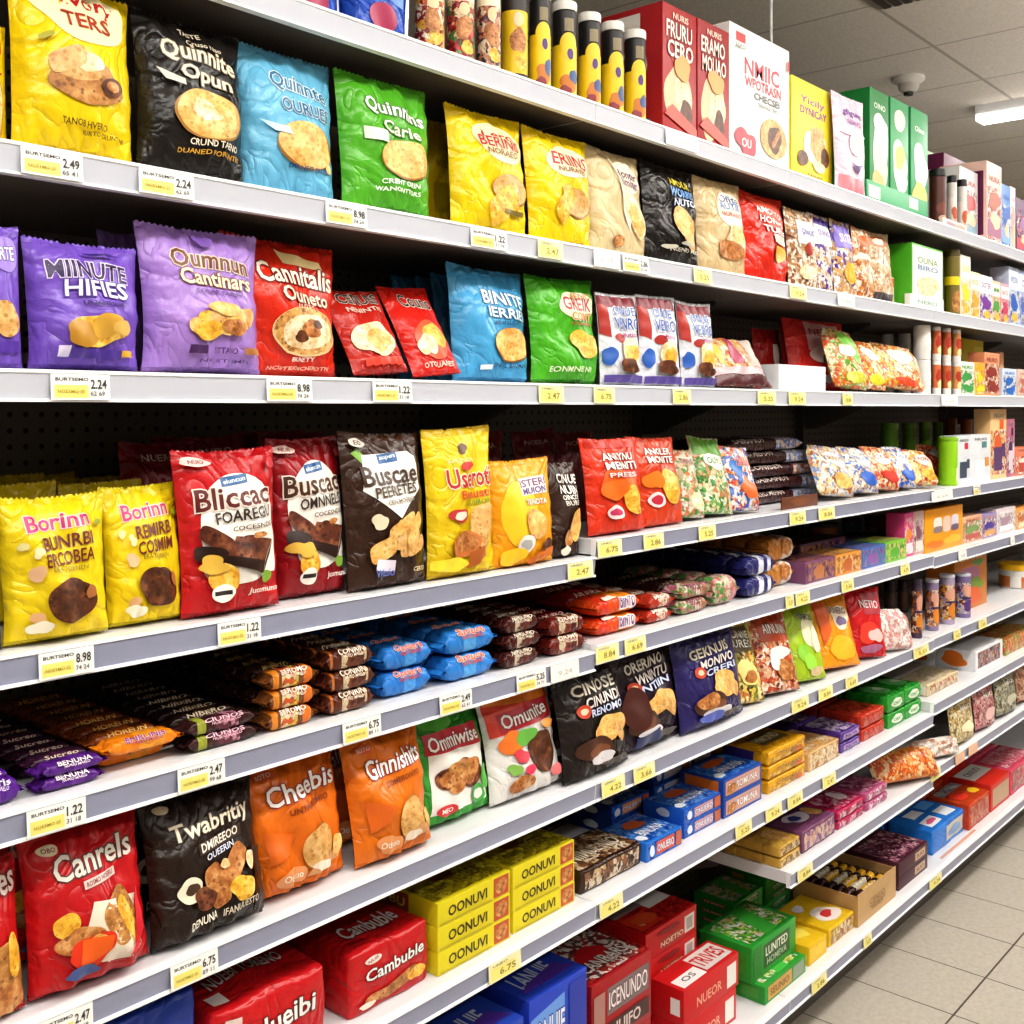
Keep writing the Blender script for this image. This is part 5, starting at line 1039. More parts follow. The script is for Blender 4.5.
bag('F', 797, 824, 606, 'foil:a8c62c', [E(.35, .6, .5, .25, 'efecc8', .1), T('NAMCO', .3, .82, 1.0, .1, '4a5a2c', 'efe8d0', -.03), E(-.35, .33, .4, .14, '8ac83a', .06), E(-.1, .22, .4, .12, '9ad84a', .06), E(.5, .5, .3, .16, 'f0ead0', .12), E(.2, .1, .5, .06, 'c8b48a', .12)], 'lime green bag with apple picture', y=.07, t=.042, lean=19, roll=4, yaw=-8)
bag('F', 826, 857, 600, 'foil:ee9a1c', [E(.35, .68, .5, .18, 'efe0c8', .1), T('OUNERO', .25, .78, 1.0, .1, '6a3a4c', 'f0e0c8', -.03), E(.3, .62, .3, .07, '7a6a8c', .12), E(.0, .25, .7, .16, 'f4b42c', .06), Q((-.9, .3), (-.4, .5), (-.3, .9), (-.9, .9), 'd8601c')], 'orange bag with white splash and mango colour', y=.07, t=.042, lean=19, roll=4, yaw=-8)
bag('F', 857, 880, 590, 'foil:cc2026', [R(-.2, .6, .9, .92, 'b0404c'), T('NETIO', .2, .75, 1.1, .12, 'f0dcdc', '8c141c', -.03), E(-.1, .35, .5, .16, 'e04030', .12), E(.3, .3, .4, .1, 'e8c0bc', .14), E(.0, .12, .6, .06, 'a86a8c', .12)], 'bright red bag with pale print leaning beside orange', y=.07, t=.05, lean=13, roll=3, yaw=-22)
bag('F', 870, 905, 616, ['e8dcd8', 'd8a0a0', 'f0ece8', 'c88a7c'], [], 'small white spotted bag at the row end', y=.06, t=.045, lean=22, roll=2, yaw=-20, flat='r')
carton('F', 903, 922, 628, .1, ['b87a4a', '7a5a3c', 'd8a878', '8a3a2c'], 'low brown speckled box', [T('NERO', 0, .5, 1.2, .3, 'f0e0cc')], y=.02)
for a, b, v, c, l, nk in [(884, 896, 580, '3a2c2c', '5a443c', 'dark jar in the back row, first along'), (898, 908, 580, '3a2c2c', '6a4a3c', 'dark jar in the back row, second along')]:
    tub('F', a, b, v, 'card:' + c, nk, 'card:2a2220', .12, 'card:' + l, y=.24, name='jar', cat='jar')
for a, b, v, c, l, nk in [(912, 924, 578, '4a3a50', 'b86a3a', 'dark can with orange band, first along'), (925, 939, 579, '8a7a9c', 'c8763a', 'can with copper label and silver rim'), (939, 955, 574, 'a89ab8', 'e0962c', 'can with orange fruit label'), (955, 971, 573, '7a6a9c', 'b8b0cc', 'violet and silver can')]:
    tub('F', a, b, v, 'card:' + c, nk, 'card:c8c8d4' if a > 920 else 'card:4a4450', .06, [l, c, 'e8d0b0', l, '7a3a2c'], (.1, .85), [E(0, .65, .6, .14, 'd8a08a', .15), E(.1, .3, .6, .14, 'd8862c' if a < 950 else '5a3a7c', .15), R(-.7, .46, .7, .5, '3a2c5c')], y=.04, name='can', cat='can')
carton('F', 965, 997, 553, .1, 'card:c87a2c', 'tall orange box with grape picture', [E(-.1, .6, .6, .16, 'a86a8c', .15), E(.3, .4, .5, .1, '7a9a3a', .15), E(0, .2, .7, .14, 'd8602c', .15), T('OANDEO', 0, .9, 1.4, .08, 'f0d89c'), E(.4, .78, .3, .06, '5a8a4a', .1)], y=.04)
tub('F', 997, 1040, 563, 'card:e9e6e2', 'big white tub with yellow lid at frame edge', 'card:f0bc1c', .24, 'card:d8844a', (.05, .66), [E(0, .4, .5, .2, 'd8602c', .15), R(-.95, .05, -.5, .68, 'efece6')], y=.05)
# ================================================================ seventh shelf (row G)
carton('G', 60, 205, 1040, .2, 'foil:2140a0', 'blue crisp pack mostly below the frame', [], (), [E(.1, .3, .6, .3, '3f6ad0', .15), E(0, .3, .3, .12, 'b03050', .1)], y=.03, puff=.012, name='wrapped_pack', cat='wrapped pack')
PK = lambda s: [R(-.8, .72, -.55, .9, 'e0c8c0', .0), T(s, .15, .62, 1.2, .26, 'f2ece8', '4a0c10', .05), O(.25, .22, .5, .18, .3, 'food:wafer', .4), E(-.3, .15, .35, .1, 'food:nut', .14), E(.6, .2, .25, .1, 'food:corn', .12)]
carton('G', 206, 331, 1015, .22, 'foil:c0181e', 'big red wrapped pack with white title on its slanted top', PK('Nueibi'), (), [T('NUEBI TORENO', .0, .35, 1.3, .14, 'e0d0cc', '6a0c10'), R(-.85, .08, -.6, .22, 'e8dcd8'), T('COMBO', .0, .62, .7, .08, 'c8a8a4')], y=.02, puff=.010, name='wrapped_pack', cat='wrapped pack')
carton('G', 346, 431, 956, .2, 'foil:bd191e', 'red block pack with white title beside the yellow cartons', [E(-.45, .82, .2, .06, 'e8d8d0', .05), T('NUIS', -.45, .82, .25, .05, '8c1418', None, .03), T('Cambuble', .1, .62, 1.45, .2, 'f2ece8', '3a0a0e', .08), O(.3, .27, .42, .22, .35, 'food:wafer', .45), E(-.25, .18, .35, .1, 'food:nut', .14), E(.65, .25, .22, .12, 'food:corn', .12), E(-.6, .12, .2, .05, 'e8d8c8', .12)], [E(0, .5, .2, .1, 'e8d8d0', .1), E(0, .2, .4, .08, 'e8c8c0', .1)], [T('Cambuble', .0, .3, 1.3, .22, 'e0d0cc', '5a0c10'), T('NUERO', .2, .65, .9, .1, 'c8a0a0')], y=.03, puff=.007, name='wrapped_pack', cat='wrapped pack')
carton('G', 262, 326, 940, .16, 'foil:a31318', 'red wrapped pack standing behind the block pack', [], (), [T('NUERO', .0, .4, 1.2, .2, 'd0b0ac')], y=.25, puff=.006, name='wrapped_pack', cat='wrapped pack')
YC = [R(.52, .06, .95, .94, 'b8502c'), E(.73, .5, .18, .32, 'food:nut', .1), T('OONUVI', -.2, .5, 1.05, .46, '3a3212', None, .02), R(-.95, .05, .45, .12, 'b8a81c')]
YT = [R(-.97, .03, .97, .97, ['d9ca1e', 'c8b81c', 'e4d640', 'b8a820', '9a8a1a']), T('NEGEA', .3, .25, .8, .18, '6a5a14'), E(-.1, .5, .4, .2, '8a5a1c', .12), E(.1, .7, .4, .16, '6a4a1c', .12), T('ONDUTI', -.5, .2, .5, .1, '6a5a14')]
YL = [R(-.3, .1, .3, .9, 'a8521f'), T('BU', 0, .5, .4, .4, 'f0e08a')]
carton('G', 438, 511, 905, .20, 'card:d9ca1e', 'yellow carton with dark title in the lower stack', YC, YL, YT, y=.02, layers=3, deep=2)
carton('G', 513, 575, 869, .20, 'card:dccd24', 'yellow carton with brown panel in the taller stack', YC, YL, YT, y=.025, layers=3, deep=2)
bp = ['3a2418', 'c8a880', '6a4630', 'e0d0b8', '8a5c3c']
carton('G', 580, 643, 872, .13, 'foil:3a2418', 'brown film pack of pale bars', [R(-.9, .1, .9, .9, bp)], (), [R(-.95, .05, .95, .95, bp), T('NIIMUE NIO', 0, .4, 1.5, .3, 'efe2cc', '3a2418')], y=.03, puff=.004, name='film_pack', cat='film pack')
BF = lambda c: [R(-.97, .04, .97, .96, ['1f5fc4', '2a74d0', '163f94', '2458b0']), R(-.45, .15, .55, .85, c), T('ONUERO', .05, .5, .95, .4, 'f0e8e8', '2c3c8c'), E(-.72, .5, .14, .3, 'd8e0f0', .06), R(.62, .1, .95, .9, 'b8603c')]
BT = [R(-.95, .03, .95, .97, ['2a6ac8', '1f5fc4', '3a86dc', '1c4a9c', '7aa8e8']), T('BINUNA', .1, .35, 1.2, .25, 'e4e9f4', '1c4a9c'), E(.0, .7, .5, .15, 'c8622c', .1), E(-.75, .2, .18, .12, 'e4e9f0', .1)]
BL = [E(0, .5, .35, .3, 'dfe6f2', .06)]
carton('G', 646, 682, 845, .12, 'card:2a74d0', 'bright blue carton with orange label, low', BF('d8562c'), BL, BT, y=.02)
carton('G', 684, 721, 811, .11, 'card:1f5fc4', 'blue carton with lettered top', BF('c89aa0'), BL, BT, y=.03, layers=2)
carton('G', 612, 650, 808, .12, 'card:163f94', 'navy carton with gold label', BF('e0903a'), BL, BT, y=.16, layers=2)
carton('G', 654, 690, 772, .12, 'card:173f8e', 'navy carton in the tall rear stack', BF('c8c8d8'), BL, BT, y=.16, layers=3)
carton('G', 694, 728, 762, .12, 'card:163a86', 'navy carton behind the lettered cartons', BF('b89aa8'), BL, BT, y=.16, layers=3)
carton('G', 724, 762, 781, .12, 'card:1e4a9e', 'blue carton with cookie front beside yellow packs', [R(-.9, .12, .9, .88, 'c89a8c'), T('DOROMUNA', 0, .5, 1.5, .4, 'f0e8e4', '6a3a4c'), E(-.6, .4, .25, .3, 'food:nut', .1)], [R(-.8, .1, .8, .9, 'e07a2c')], BT, y=.025, layers=2)
carton('G', 742, 768, 728, .1, 'card:2c3c5c', 'dark box with cream letters behind yellow packs', [T('NURO', 0, .5, 1.4, .4, 'e0d8c0')], y=.2, layers=1)
YP = ['e8b422', 'c88a1c', 'f0d25a', '8a5a2c']
carton('G', 768, 806, 752, .16, 'foil:e0a41c', 'golden yellow wrapped pack', [R(-.9, .1, .9, .4, YP), T('ONUREO', .1, .62, 1.4, .3, '7a3a1c', 'f4d87a'), E(.6, .3, .2, .2, 'c85a1c', .1)], [R(-.7, .1, .5, .9, '4a3c94')], [R(-.6, .2, .7, .6, '6a5a2c'), T('HIMOND', 0, .4, 1.1, .2, 'e0d0a8'), E(.3, .75, .3, .12, '7a1c2c', .1)], y=.025, layers=3, puff=.004, name='wrapped_pack', cat='wrapped pack')
carton('G', 809, 840, 753, .15, 'foil:d8b078', 'tan film pack of cookies', [R(-.95, .05, .95, .95, ['d8b078', 'e8cfa0', 'b8824a', 'f0e4cc'])], (), [R(-.95, .05, .95, .95, ['e0b87c', 'd8a050', 'f0dcb8', 'c87a5a'])], y=.025, puff=.004, name='film_pack', cat='film pack')
carton('G', 841, 861, 733, .13, 'foil:5a3a8c', 'violet wrapped pack', [R(-.8, .2, .8, .8, 'a88ac0'), T('NUA', 0, .5, 1.2, .4, '3a2060')], (), [R(-.95, .05, .95, .95, ['5a3a8c', 'c8b4d8', '4a2a70', 'e0d0e0'])], y=.03, puff=.004, layers=2, name='wrapped_pack', cat='wrapped pack', deep=2)
carton('G', 862, 885, 716, .14, 'foil:c8402a', 'red wrapped pack beside the green packs', [R(-.9, .1, .9, .9, ['c8402a', 'a82a20', 'e0705a', 'd8503a'])], (), [R(-.9, .1, .9, .9, ['c8402a', 'e8603a', '8c201c'])], y=.03, puff=.004, layers=2, name='wrapped_pack', cat='wrapped pack', deep=2)
carton('G', 888, 922, 698, .14, 'foil:2c9a34', 'green wrapped pack with white leaf label', [E(0, .5, .7, .3, 'd8e8d0', .1), T('ORIO', 0, .5, .9, .25, '2c7a34')], (), [E(0, .5, .7, .3, '6ac06a', .14), E(.3, .5, .3, .14, 'e0ecd8', .12)], y=.025, puff=.004, layers=2, cols=2, name='wrapped_pack', cat='wrapped pack', deep=2)
carton('G', 928, 959, 685, .12, 'foil:dcc8a4', 'cream wrapped pack with beige print', [R(-.9, .1, .9, .9, ['dcc8a4', 'e8dcc4', 'b89a6c', 'c86a4a'])], [R(-.9, .1, .9, .9, 'e8e0d4')], [R(-.9, .1, .9, .9, ['e8dcc8', 'dcc8a4', 'c8b48a'])], y=.03, puff=.004, name='wrapped_pack', cat='wrapped pack')
carton('G', 940, 962, 664, .12, 'foil:d8702c', 'orange film pack behind the cream one', [], (), [R(-.9, .1, .9, .9, ['d8702c', 'e8a04a', 'c8c03a', '8c3a1c'])], y=.17, puff=.004, name='film_pack', cat='film pack')
carton('G', 976, 1003, 652, .14, 'card:e8e8ec', 'white box with dark patterned window front', [R(-.85, .08, .8, .9, ['3a2a3c', 'a85a3a', '8a7a8c', 'c8a89a'])], [E(-.1, .5, .7, .36, 'e8802c', .15)], [E(.4, .4, .3, .1, 'dfe0e4', .1)], y=.03, deep=2)
carton('G', 1006, 1036, 640, .13, ['d87a3a', '7aa84a', 'e8b47a', 'c8502c'], 'orange and green pack at the frame edge', y=.03, puff=.004, name='film_pack', cat='film pack', deep=2)
# ================================================================ low shelf (row K)
carton('K', 780, 801, 848, .17, 'foil:c8a04a', 'tan film pack of round biscuits', [R(-.9, .1, .9, .9, ['d8b47a', '8a6a3a', 'e8d0a0'])], (), [E(.2, .3, .6, .24, 'food:biscuit', .1), E(-.2, .7, .6, .2, 'food:wafer', .1), R(-.95, .86, .95, .97, '5a5a2c')], y=.02, puff=.003, layers=2, name='film_pack', cat='film pack', deep=2)
carton('K', 802, 836, 832, .15, 'foil:7a4a6c', 'plum film pack with biscuit roundel', [R(-.9, .1, .9, .9, ['c89a8c', '8a5a8c', 'e0c0a8'])], (), [E(.6, .35, .3, .2, 'food:biscuit', .1), E(-.2, .4, .5, .2, 'd8ccd8', .12), E(-.3, .4, .25, .1, '3a3a7c', .12), R(-.95, .65, .95, .97, '6a3a3c')], y=.02, puff=.004, name='film_pack', cat='film pack', deep=2)
PM = ['c82a5c', 'e87a9c', '8c1c4a', 'f0c8d4', 'b02050']
carton('K', 838, 864, 812, .15, 'foil:c0285a', 'magenta film pack', [R(-.9, .1, .9, .9, PM)], (), [R(-.9, .05, .9, .95, PM), E(.4, .4, .3, .2, 'f0dce0', .12)], y=.02, puff=.004, layers=2, name='film_pack', cat='film pack', deep=2)
carton('K', 866, 888, 794, .15, 'foil:b85a84', 'pale pink patterned film pack', [R(-.9, .05, .9, .95, ['d8a0b8', 'b84a7c', 'f0dce4', '8a3a5c'])], (), [R(-.9, .05, .9, .95, ['d8a0b8', 'b84a7c', '7a2a4c'])], y=.02, puff=.004, layers=2, name='film_pack', cat='film pack', deep=2)
bag('K', 888, 929, 758, ['e87a24', 'f0a04a', 'c8501c', 'f0d0a0'], [], 'orange crinkled bag lying at an angle', y=.06, t=.06, lean=30, roll=3, yaw=-20, flat='r')
bag('K', 922, 950, 743, ['e8e0d8', 'd0c0b4', 'f2eee8', 'c88a6c'], [], 'round white bag of sweets', y=.06, t=.05, lean=20, roll=2, yaw=-20, flat='r')
carton('K', 916, 936, 735, .05, 'card:d8783a', 'small orange box in the second row', [T('NO', 0, .5, 1, .3, 'f0d8b8')], y=.16)
for a, b, v, p, nk in [(949, 974, 702, ['d8c08a', '8a7a4c', 'efe4c0', 'c8a05a'], 'tan standing pouch'), (974, 995, 690, ['c8848a', '8a4a4c', 'e0b8b4', 'b86a6c'], 'rose standing pouch'), (995, 1016, 676, ['8a8a7c', '5a5a50', 'c0bca8', 'a89a6c'], 'grey green standing pouch'), (1016, 1038, 662, ['b8846a', '8a5a44', 'd8b8a0'], 'brown standing pouch at the frame edge')]:
    bag('K', a, b, v, p, [T('NUO', .2, .8, 1.0, .1, 'f0e8dc', '4a3a30'), E(.1, .35, .5, .14, p[2], .14)], nk, y=.06, t=.045, lean=6, roll=3)
# ================================================================ bottom shelf (row H)
BLB = [R(-.95, .3, .2, .85, '6a9ae0', .1), T('ONUIE', -.3, .58, 1.0, .3, 'e8ecf8', '2c3c9c'), E(.1, .25, .3, .2, 'c87a4a', .12), R(.35, .05, .95, .95, '2a3ea8')]
BLT = [T('LANUIE', -.1, .3, 1.2, .26, 'cfdcf4', '4a3a9c'), R(-.9, .75, .9, .97, '2c62d0'), E(-.5, .86, .12, .06, 'e4ecf8', .2), R(.3, .76, .85, .96, '6fa0e8'), Q((-.9, .1), (.9, .1), (.6, .3), (-.6, .2), '5a3aa8')]
carton('H', 529, 587, 1003, .2, 'card:2a48bc', 'blue carton with violet print, topmost by the frame edge', BLB, [E(0, .5, .4, .2, '8ab0e8', .1)], BLT, y=.04, layers=2, deep=1)
carton('H', 455, 524, 1060, .2, 'card:2c4cb4', 'blue carton mostly below the frame', BLB, (), BLT, y=.03, layers=1)
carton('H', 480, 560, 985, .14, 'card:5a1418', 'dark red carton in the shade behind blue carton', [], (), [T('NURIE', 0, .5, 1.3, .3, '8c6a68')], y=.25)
DRF = [R(-.5, .45, .9, .85, '7a6a6c'), T('ICENUNDO', .2, .65, 1.3, .26, 'e8dcdc', '4a1418'), R(-.5, .08, .9, .34, '4a2a2c'), T('NUIFO', .1, .2, 1.0, .18, 'd8c8c4'), R(-.95, .3, -.6, .85, 'a87a70')]
DRT = [R(-.97, .03, .97, .97, ['a0181e', '8c1218', 'c83a30', '7a1014']), R(-.85, .05, .85, .95, ['e0d0c8', '8c2a2c', 'f0e4dc', 'b83a30', '6a4a4c']), E(.0, .5, .4, .2, 'c8202a', .1), T('CANRARS', .0, .3, 1.4, .22, 'efe6e0', '4a1014')]
carton('H', 592, 652, 988, .17, 'card:a0181e', 'dark red carton with white lettered top', DRF, (), DRT, y=.055, layers=2)
RDF = [R(.5, .15, .9, .8, 'e6e2de'), R(.58, .25, .82, .7, 'b8b0ac'), R(-.4, .12, .4, .5, 'a84a30'), T('NOETIO', 0, .3, .9, .2, 'f0d8c8'), E(-.1, .75, .4, .12, '8c1218', .1)]
RDT = [R(-.97, .03, .97, .97, ['c8191e', 'b8161b', 'd83028', 'a81418']), R(.1, .45, .95, .95, 'e4e0de'), R(-.9, .08, -.1, .5, 'd83a1c'), T('ORS', -.45, .3, .6, .25, 'e8c89c'), R(-.9, .6, .1, .95, '9c8c8a'), E(-.4, .3, .35, .15, 'e0562c', .05)]
RDL = [R(-.8, .3, .8, .36, 'e05a44'), R(-.8, .6, .8, .64, 'd8402c')]
carton('H', 646, 697, 936, .16, 'card:c8191e', 'red carton with white barcode end', RDF, RDL, RDT, y=.14, layers=4)
carton('H', 684, 739, 992, .088, 'card:c61a1f', 'red carton with white label top', [R(.55, .1, .9, .8, 'e6e2de'), T('NUEOR', -.1, .4, .9, .3, 'e8a890')], [R(.2, .2, .8, .7, 'e6e2de')], [R(-.9, .05, -.1, .5, 'ebe8e6'), T('OS', -.5, .3, .4, .2, '5a5a5c'), R(-.05, .1, .9, .9, 'd8cfca'), T('TRIVES', .4, .5, .85, .5, 'c01a20')], y=.045, layers=2)
carton('H', 600, 676, 1012, .14, 'card:b8181e', 'red carton with white oval sticker, low front', [T('NUEFEL', 0, .5, 1.4, .4, 'd8b0a8')], (), [E(-.1, .5, .7, .35, 'ece4e8', .02), T('TANVES', -.1, .5, 1.0, .3, '8c2030')], y=.012, height=.05) if False else None
carton('H', 742, 757, 986, .13, 'card:c61a1f', 'small red carton beside the green stack', [T('UNEOR', 0, .5, 1.4, .4, 'e8d0c8'), R(.5, .1, .9, .9, 'e6e2de')], (), [E(0, .5, .6, .3, 'e84a30', .1)], y=.025, height=.05)
GF = [R(-.5, .15, .7, .85, '3a5a34'), T('LUNITED', .1, .62, 1.0, .26, 'dfe8d0'), T('HOMEVA', .1, .32, .9, .2, 'b8ccb0'), R(-.95, .05, -.6, .95, '2c7a2c')]
GT = [R(-.85, .08, .85, .92, ['6abf3a', 'e8e6d8', '3a9a34', 'd8d060', 'efeee4']), Q((-.2, .05), (.3, .05), (.6, .95), (.1, .95), '4ab848')]
GL = [R(-.7, .2, -.1, .8, 'c8a83a'), R(.1, .2, .8, .8, '4a9a3a')]
z1 = carton('H', 765, 806, 988, .15, 'card:2c9434', 'green carton with ochre front panel at the stack foot', [R(-.85, .1, .3, .9, 'c89a4a'), R(.35, .1, .9, .9, '8a9a84'), T('SEUNIO', -.3, .5, .9, .4, '7a5a1c')], GL, GT, y=.02)
z2 = carton('H', 752, 796, 949, .15, 'card:2f9a38', 'green carton with lettered front, second level', GF, GL, GT, y=.05, zb=z1 + .001)
z3 = carton('H', 734, 763, 906, .13, 'card:2c9a3a', 'green carton with speckled top, third level', GF, GL, GT, y=.12, zb=z2 + .001) if False else 0
carton('H', 735, 763, 905, .13, 'card:2c9a3a', 'green carton with speckled white top', GF, [R(-.6, .2, .6, .5, 'b8442c'), T('NUREO', 0, .35, 1.0, .2, 'efe4c8')], GT, y=.215, layers=5)
carton('H', 766, 790, 880, .13, 'card:2c8c34', 'dark green carton in the tall rear stack', GF, GL, [R(-.8, .1, .8, .9, '2a7a2c')], y=.23, layers=5)
YF = [E(.2, .5, .6, .3, 'e8c83a', .1), R(-.9, .1, -.3, .9, 'e8bf2a')]
carton('H', 809, 827, 948, .14, 'card:e4bb22', 'small yellow carton in front of the yellow pack', YF, (), [E(0, .5, .6, .3, 'f0d85a', .1)], y=.025, layers=1)
carton('H', 829, 855, 930, .17, 'card:e0b81f', 'yellow film pack with red and white roundel', [R(-.9, .1, .9, .9, ['c8a84a', 'a86a4c', 'e8d8b0'])], (), [E(.1, .3, .7, .22, 'ece0d8', .1), E(.1, .3, .3, .1, 'c83a3c', .12), E(-.3, .75, .3, .1, 'e8dcec', .1)], y=.03, puff=.003, name='film_pack', cat='film pack')
# kraft display tray with bars standing in it
tx0, tx1 = S(857, .02), S(896, .02); tz = base_z('H', tx0); th = Zp(857, 897, .02) - tz
mb = MB(); KR = card('c09a66'); KI = card('9a7848')
tw = tx1 - tx0; td = .2
mb.box(-tw / 2, 0, 0, tw / 2, .003, th, KR); mb.box(-tw / 2, td - .003, 0, tw / 2, td, th * .9, KR)
mb.box(-tw / 2, .003, 0, -tw / 2 + .003, td - .003, th * .95, KR); mb.box(tw / 2 - .003, .003, 0, tw / 2, td - .003, th * .95, KR); mb.box(-tw / 2 + .003, .003, 0, tw / 2 - .003, td - .003, .003, KI)
draw(mb, lambda x, y, l: (x * tw / 2, -l, y * th), [T('CENUO', .0, .5, .8, .2, '8a6638'), R(-.4, .34, .4, .37, '8a6638'), T('NURA', 0, .27, .6, .1, '8a6638')], .0004)
tag(link('display_tray', mb.mesh('display_tray'), None, ((tx0 + tx1) / 2, .02, tz + .0008)), 'open kraft cardboard tray of dark bars on the bottom shelf', 'tray', 'cartons on the bottom shelf')
SPAN.append(('H', tx0, tx1, 'kraft cardboard tray'))
for r in range(6):
    k = 'traybar'
    me = bar_meshes((k, r % 2), tw - .02, .026, th * .8, 'foil:3a1c18', [(-.5, .1, 'foil:d8a82c' if r % 2 == 0 else 'foil:b8b0a0'), (.4, .6, 'foil:d8a82c')], [T('NUEO', -.2, .8, .7, .2, 'f0e4c8')], None, 940 + r % 2)
    place('snack_bar', me, 'dark bar with yellow bands in kraft tray, ' + ORD[r] + ' from the tray front', 'snack bar', 'bars in the kraft tray', ((tx0 + tx1) / 2, .02 + .02 + r * .029, tz + .0065), (0, 0, 0))
PB = ['5a2440', 'a8647c', '3a1c2c', 'd8b0b8', '7a3450']
carton('H', 899, 928, 864, .16, 'card:4a2030', 'plum carton with kraft label', [R(.1, .2, .8, .8, 'c8a88a'), T('SUO', .45, .5, .5, .3, '4a2430')], [R(-.7, .2, .6, .8, '6a3448')], [R(-.95, .05, .95, .95, PB)], y=.025, layers=2, deep=2)
carton('H', 932, 966, 832, .16, 'foil:2a7cd4', 'sky blue wrapped pack with white labels', [R(-.2, .2, .9, .85, 'c8c0b0'), E(.3, .5, .4, .25, '7aa0c8', .1)], (), [R(-.7, .1, -.1, .4, 'e8ecf2'), R(.2, .1, .8, .45, 'e8ecf2'), R(-.6, .55, 0, .85, 'e8ecf2'), R(.2, .6, .8, .9, '5aa8ea'), E(-.4, .25, .2, .08, 'c85a7c', .12)], y=.045, puff=.006, name='wrapped_pack', cat='wrapped pack', deep=2)
carton('H', 943, 977, 862, .01, 'card:d8a488', 'low pink card tray lip before the blue pack', [E(0, .5, .6, .3, 'cf9a80', .1), T('OREMO', 0, .5, .9, .3, 'b87a60')], y=.012, name='display_tray', cat='tray', bev=.0008)
carton('H', 968, 990, 806, .15, 'foil:c84a24', 'orange-red film pack with yellow spot', [R(-.9, .1, .9, .9, ['c8603a', 'b83a24', 'd8a080'])], (), [E(.6, .3, .25, .15, 'f0c02c', .1), E(-.4, .4, .4, .2, 'e8402c', .12), R(-.9, .65, .9, .95, ['b8a8b8', '6a8a5c', '8a6a8c', 'd8d0d0'])], y=.03, puff=.004, name='film_pack', cat='film pack', deep=2)
carton('H', 991, 1010, 786, .15, 'card:cc2c1c', 'red carton with orange window and white top', [R(-.8, .1, .9, .8, 'b89a7c'), R(-.9, .82, .9, .97, 'cc2c1c')], [R(-.6, .4, .2, .8, 'e8862c')], [R(-.9, .4, .9, .95, 'ded8d4'), T('ONUO', 0, .7, 1.2, .2, '6a5a5c')], y=.03, deep=2)
carton('H', 1011, 1036, 770, .15, 'foil:d8506c', 'pink film pack at the frame edge', [R(-.9, .1, .9, .9, ['c8a08a', 'd8506c', '8a5a50'])], (), [R(-.9, .1, .9, .9, ['e0607c', 'f0c0c8', 'c03a54'])], y=.03, puff=.004, name='film_pack', cat='film pack', deep=2)
# stock standing further back in the lower bays
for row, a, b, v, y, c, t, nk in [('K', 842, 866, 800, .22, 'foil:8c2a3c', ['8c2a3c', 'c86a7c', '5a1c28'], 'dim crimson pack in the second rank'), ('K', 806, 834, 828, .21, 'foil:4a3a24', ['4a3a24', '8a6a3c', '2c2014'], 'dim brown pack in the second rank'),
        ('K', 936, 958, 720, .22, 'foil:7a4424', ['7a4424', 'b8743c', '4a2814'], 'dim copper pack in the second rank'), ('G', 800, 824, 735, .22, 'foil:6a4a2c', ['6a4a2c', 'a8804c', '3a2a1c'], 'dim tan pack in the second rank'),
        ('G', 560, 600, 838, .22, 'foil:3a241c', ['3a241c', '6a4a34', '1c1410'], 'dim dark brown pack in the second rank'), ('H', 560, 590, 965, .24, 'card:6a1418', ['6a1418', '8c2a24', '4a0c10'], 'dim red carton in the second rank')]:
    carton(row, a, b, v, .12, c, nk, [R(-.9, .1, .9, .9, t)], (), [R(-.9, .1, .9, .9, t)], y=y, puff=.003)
# ---------------------------------------------------------------- price tickets in the rails
TAGM = {}
def ticket_mesh(w, style, sd):
    k = (round(w, 3), style, sd % 3)
    if k in TAGM: return TAGM[k]
    h = .0315
    mb = MB(); base = card({'w': 'f2f1ec', 'y': 'ece6b4', 'p': 'ebeae6', 'o': 'e8b89a'}[style]); mb.box(-w / 2, -.0012, -h, w / 2, 0, 0, base)
    def P(x, y, l): return (x * w / 2, -.0012 - l, -h + y * h)
    g = random.Random(sd)
    if style == 'w': d = [R(-.9, .08, .25, .58, 'ecdc7c'), T('BURTSEMO', -.3, .8, 1.1, .13, '4a4a4c'), T('%d.%02d' % (g.randint(1, 9), g.randint(10, 99)), .6, .62, .55, .36, '3a3a3c'), T('%d %d' % (g.randint(10, 99), g.randint(10, 99)), .55, .25, .5, .18, '6a6a6c'), T('NOETMO SE', -.35, .33, .9, .12, 'a8983c')]
    elif style == 'y': d = [R(-.85, .1, .6, .75, 'ecdf80'), T('%d.%02d' % (g.randint(1, 9), g.randint(10, 99)), .15, .42, 1.0, .34, '8a7c3c'), T('UNEO', -.3, .85, .9, .12, '8a8658')]
    else: d = [T('%d.%02d' % (g.randint(1, 9), g.randint(10, 99)), 0, .45, 1.0, .3, 'b8b6ae')]
    draw(mb, P, d, .0003, .0002, sd)
    TAGM[k] = mb.mesh('price_ticket'); return TAGM[k]
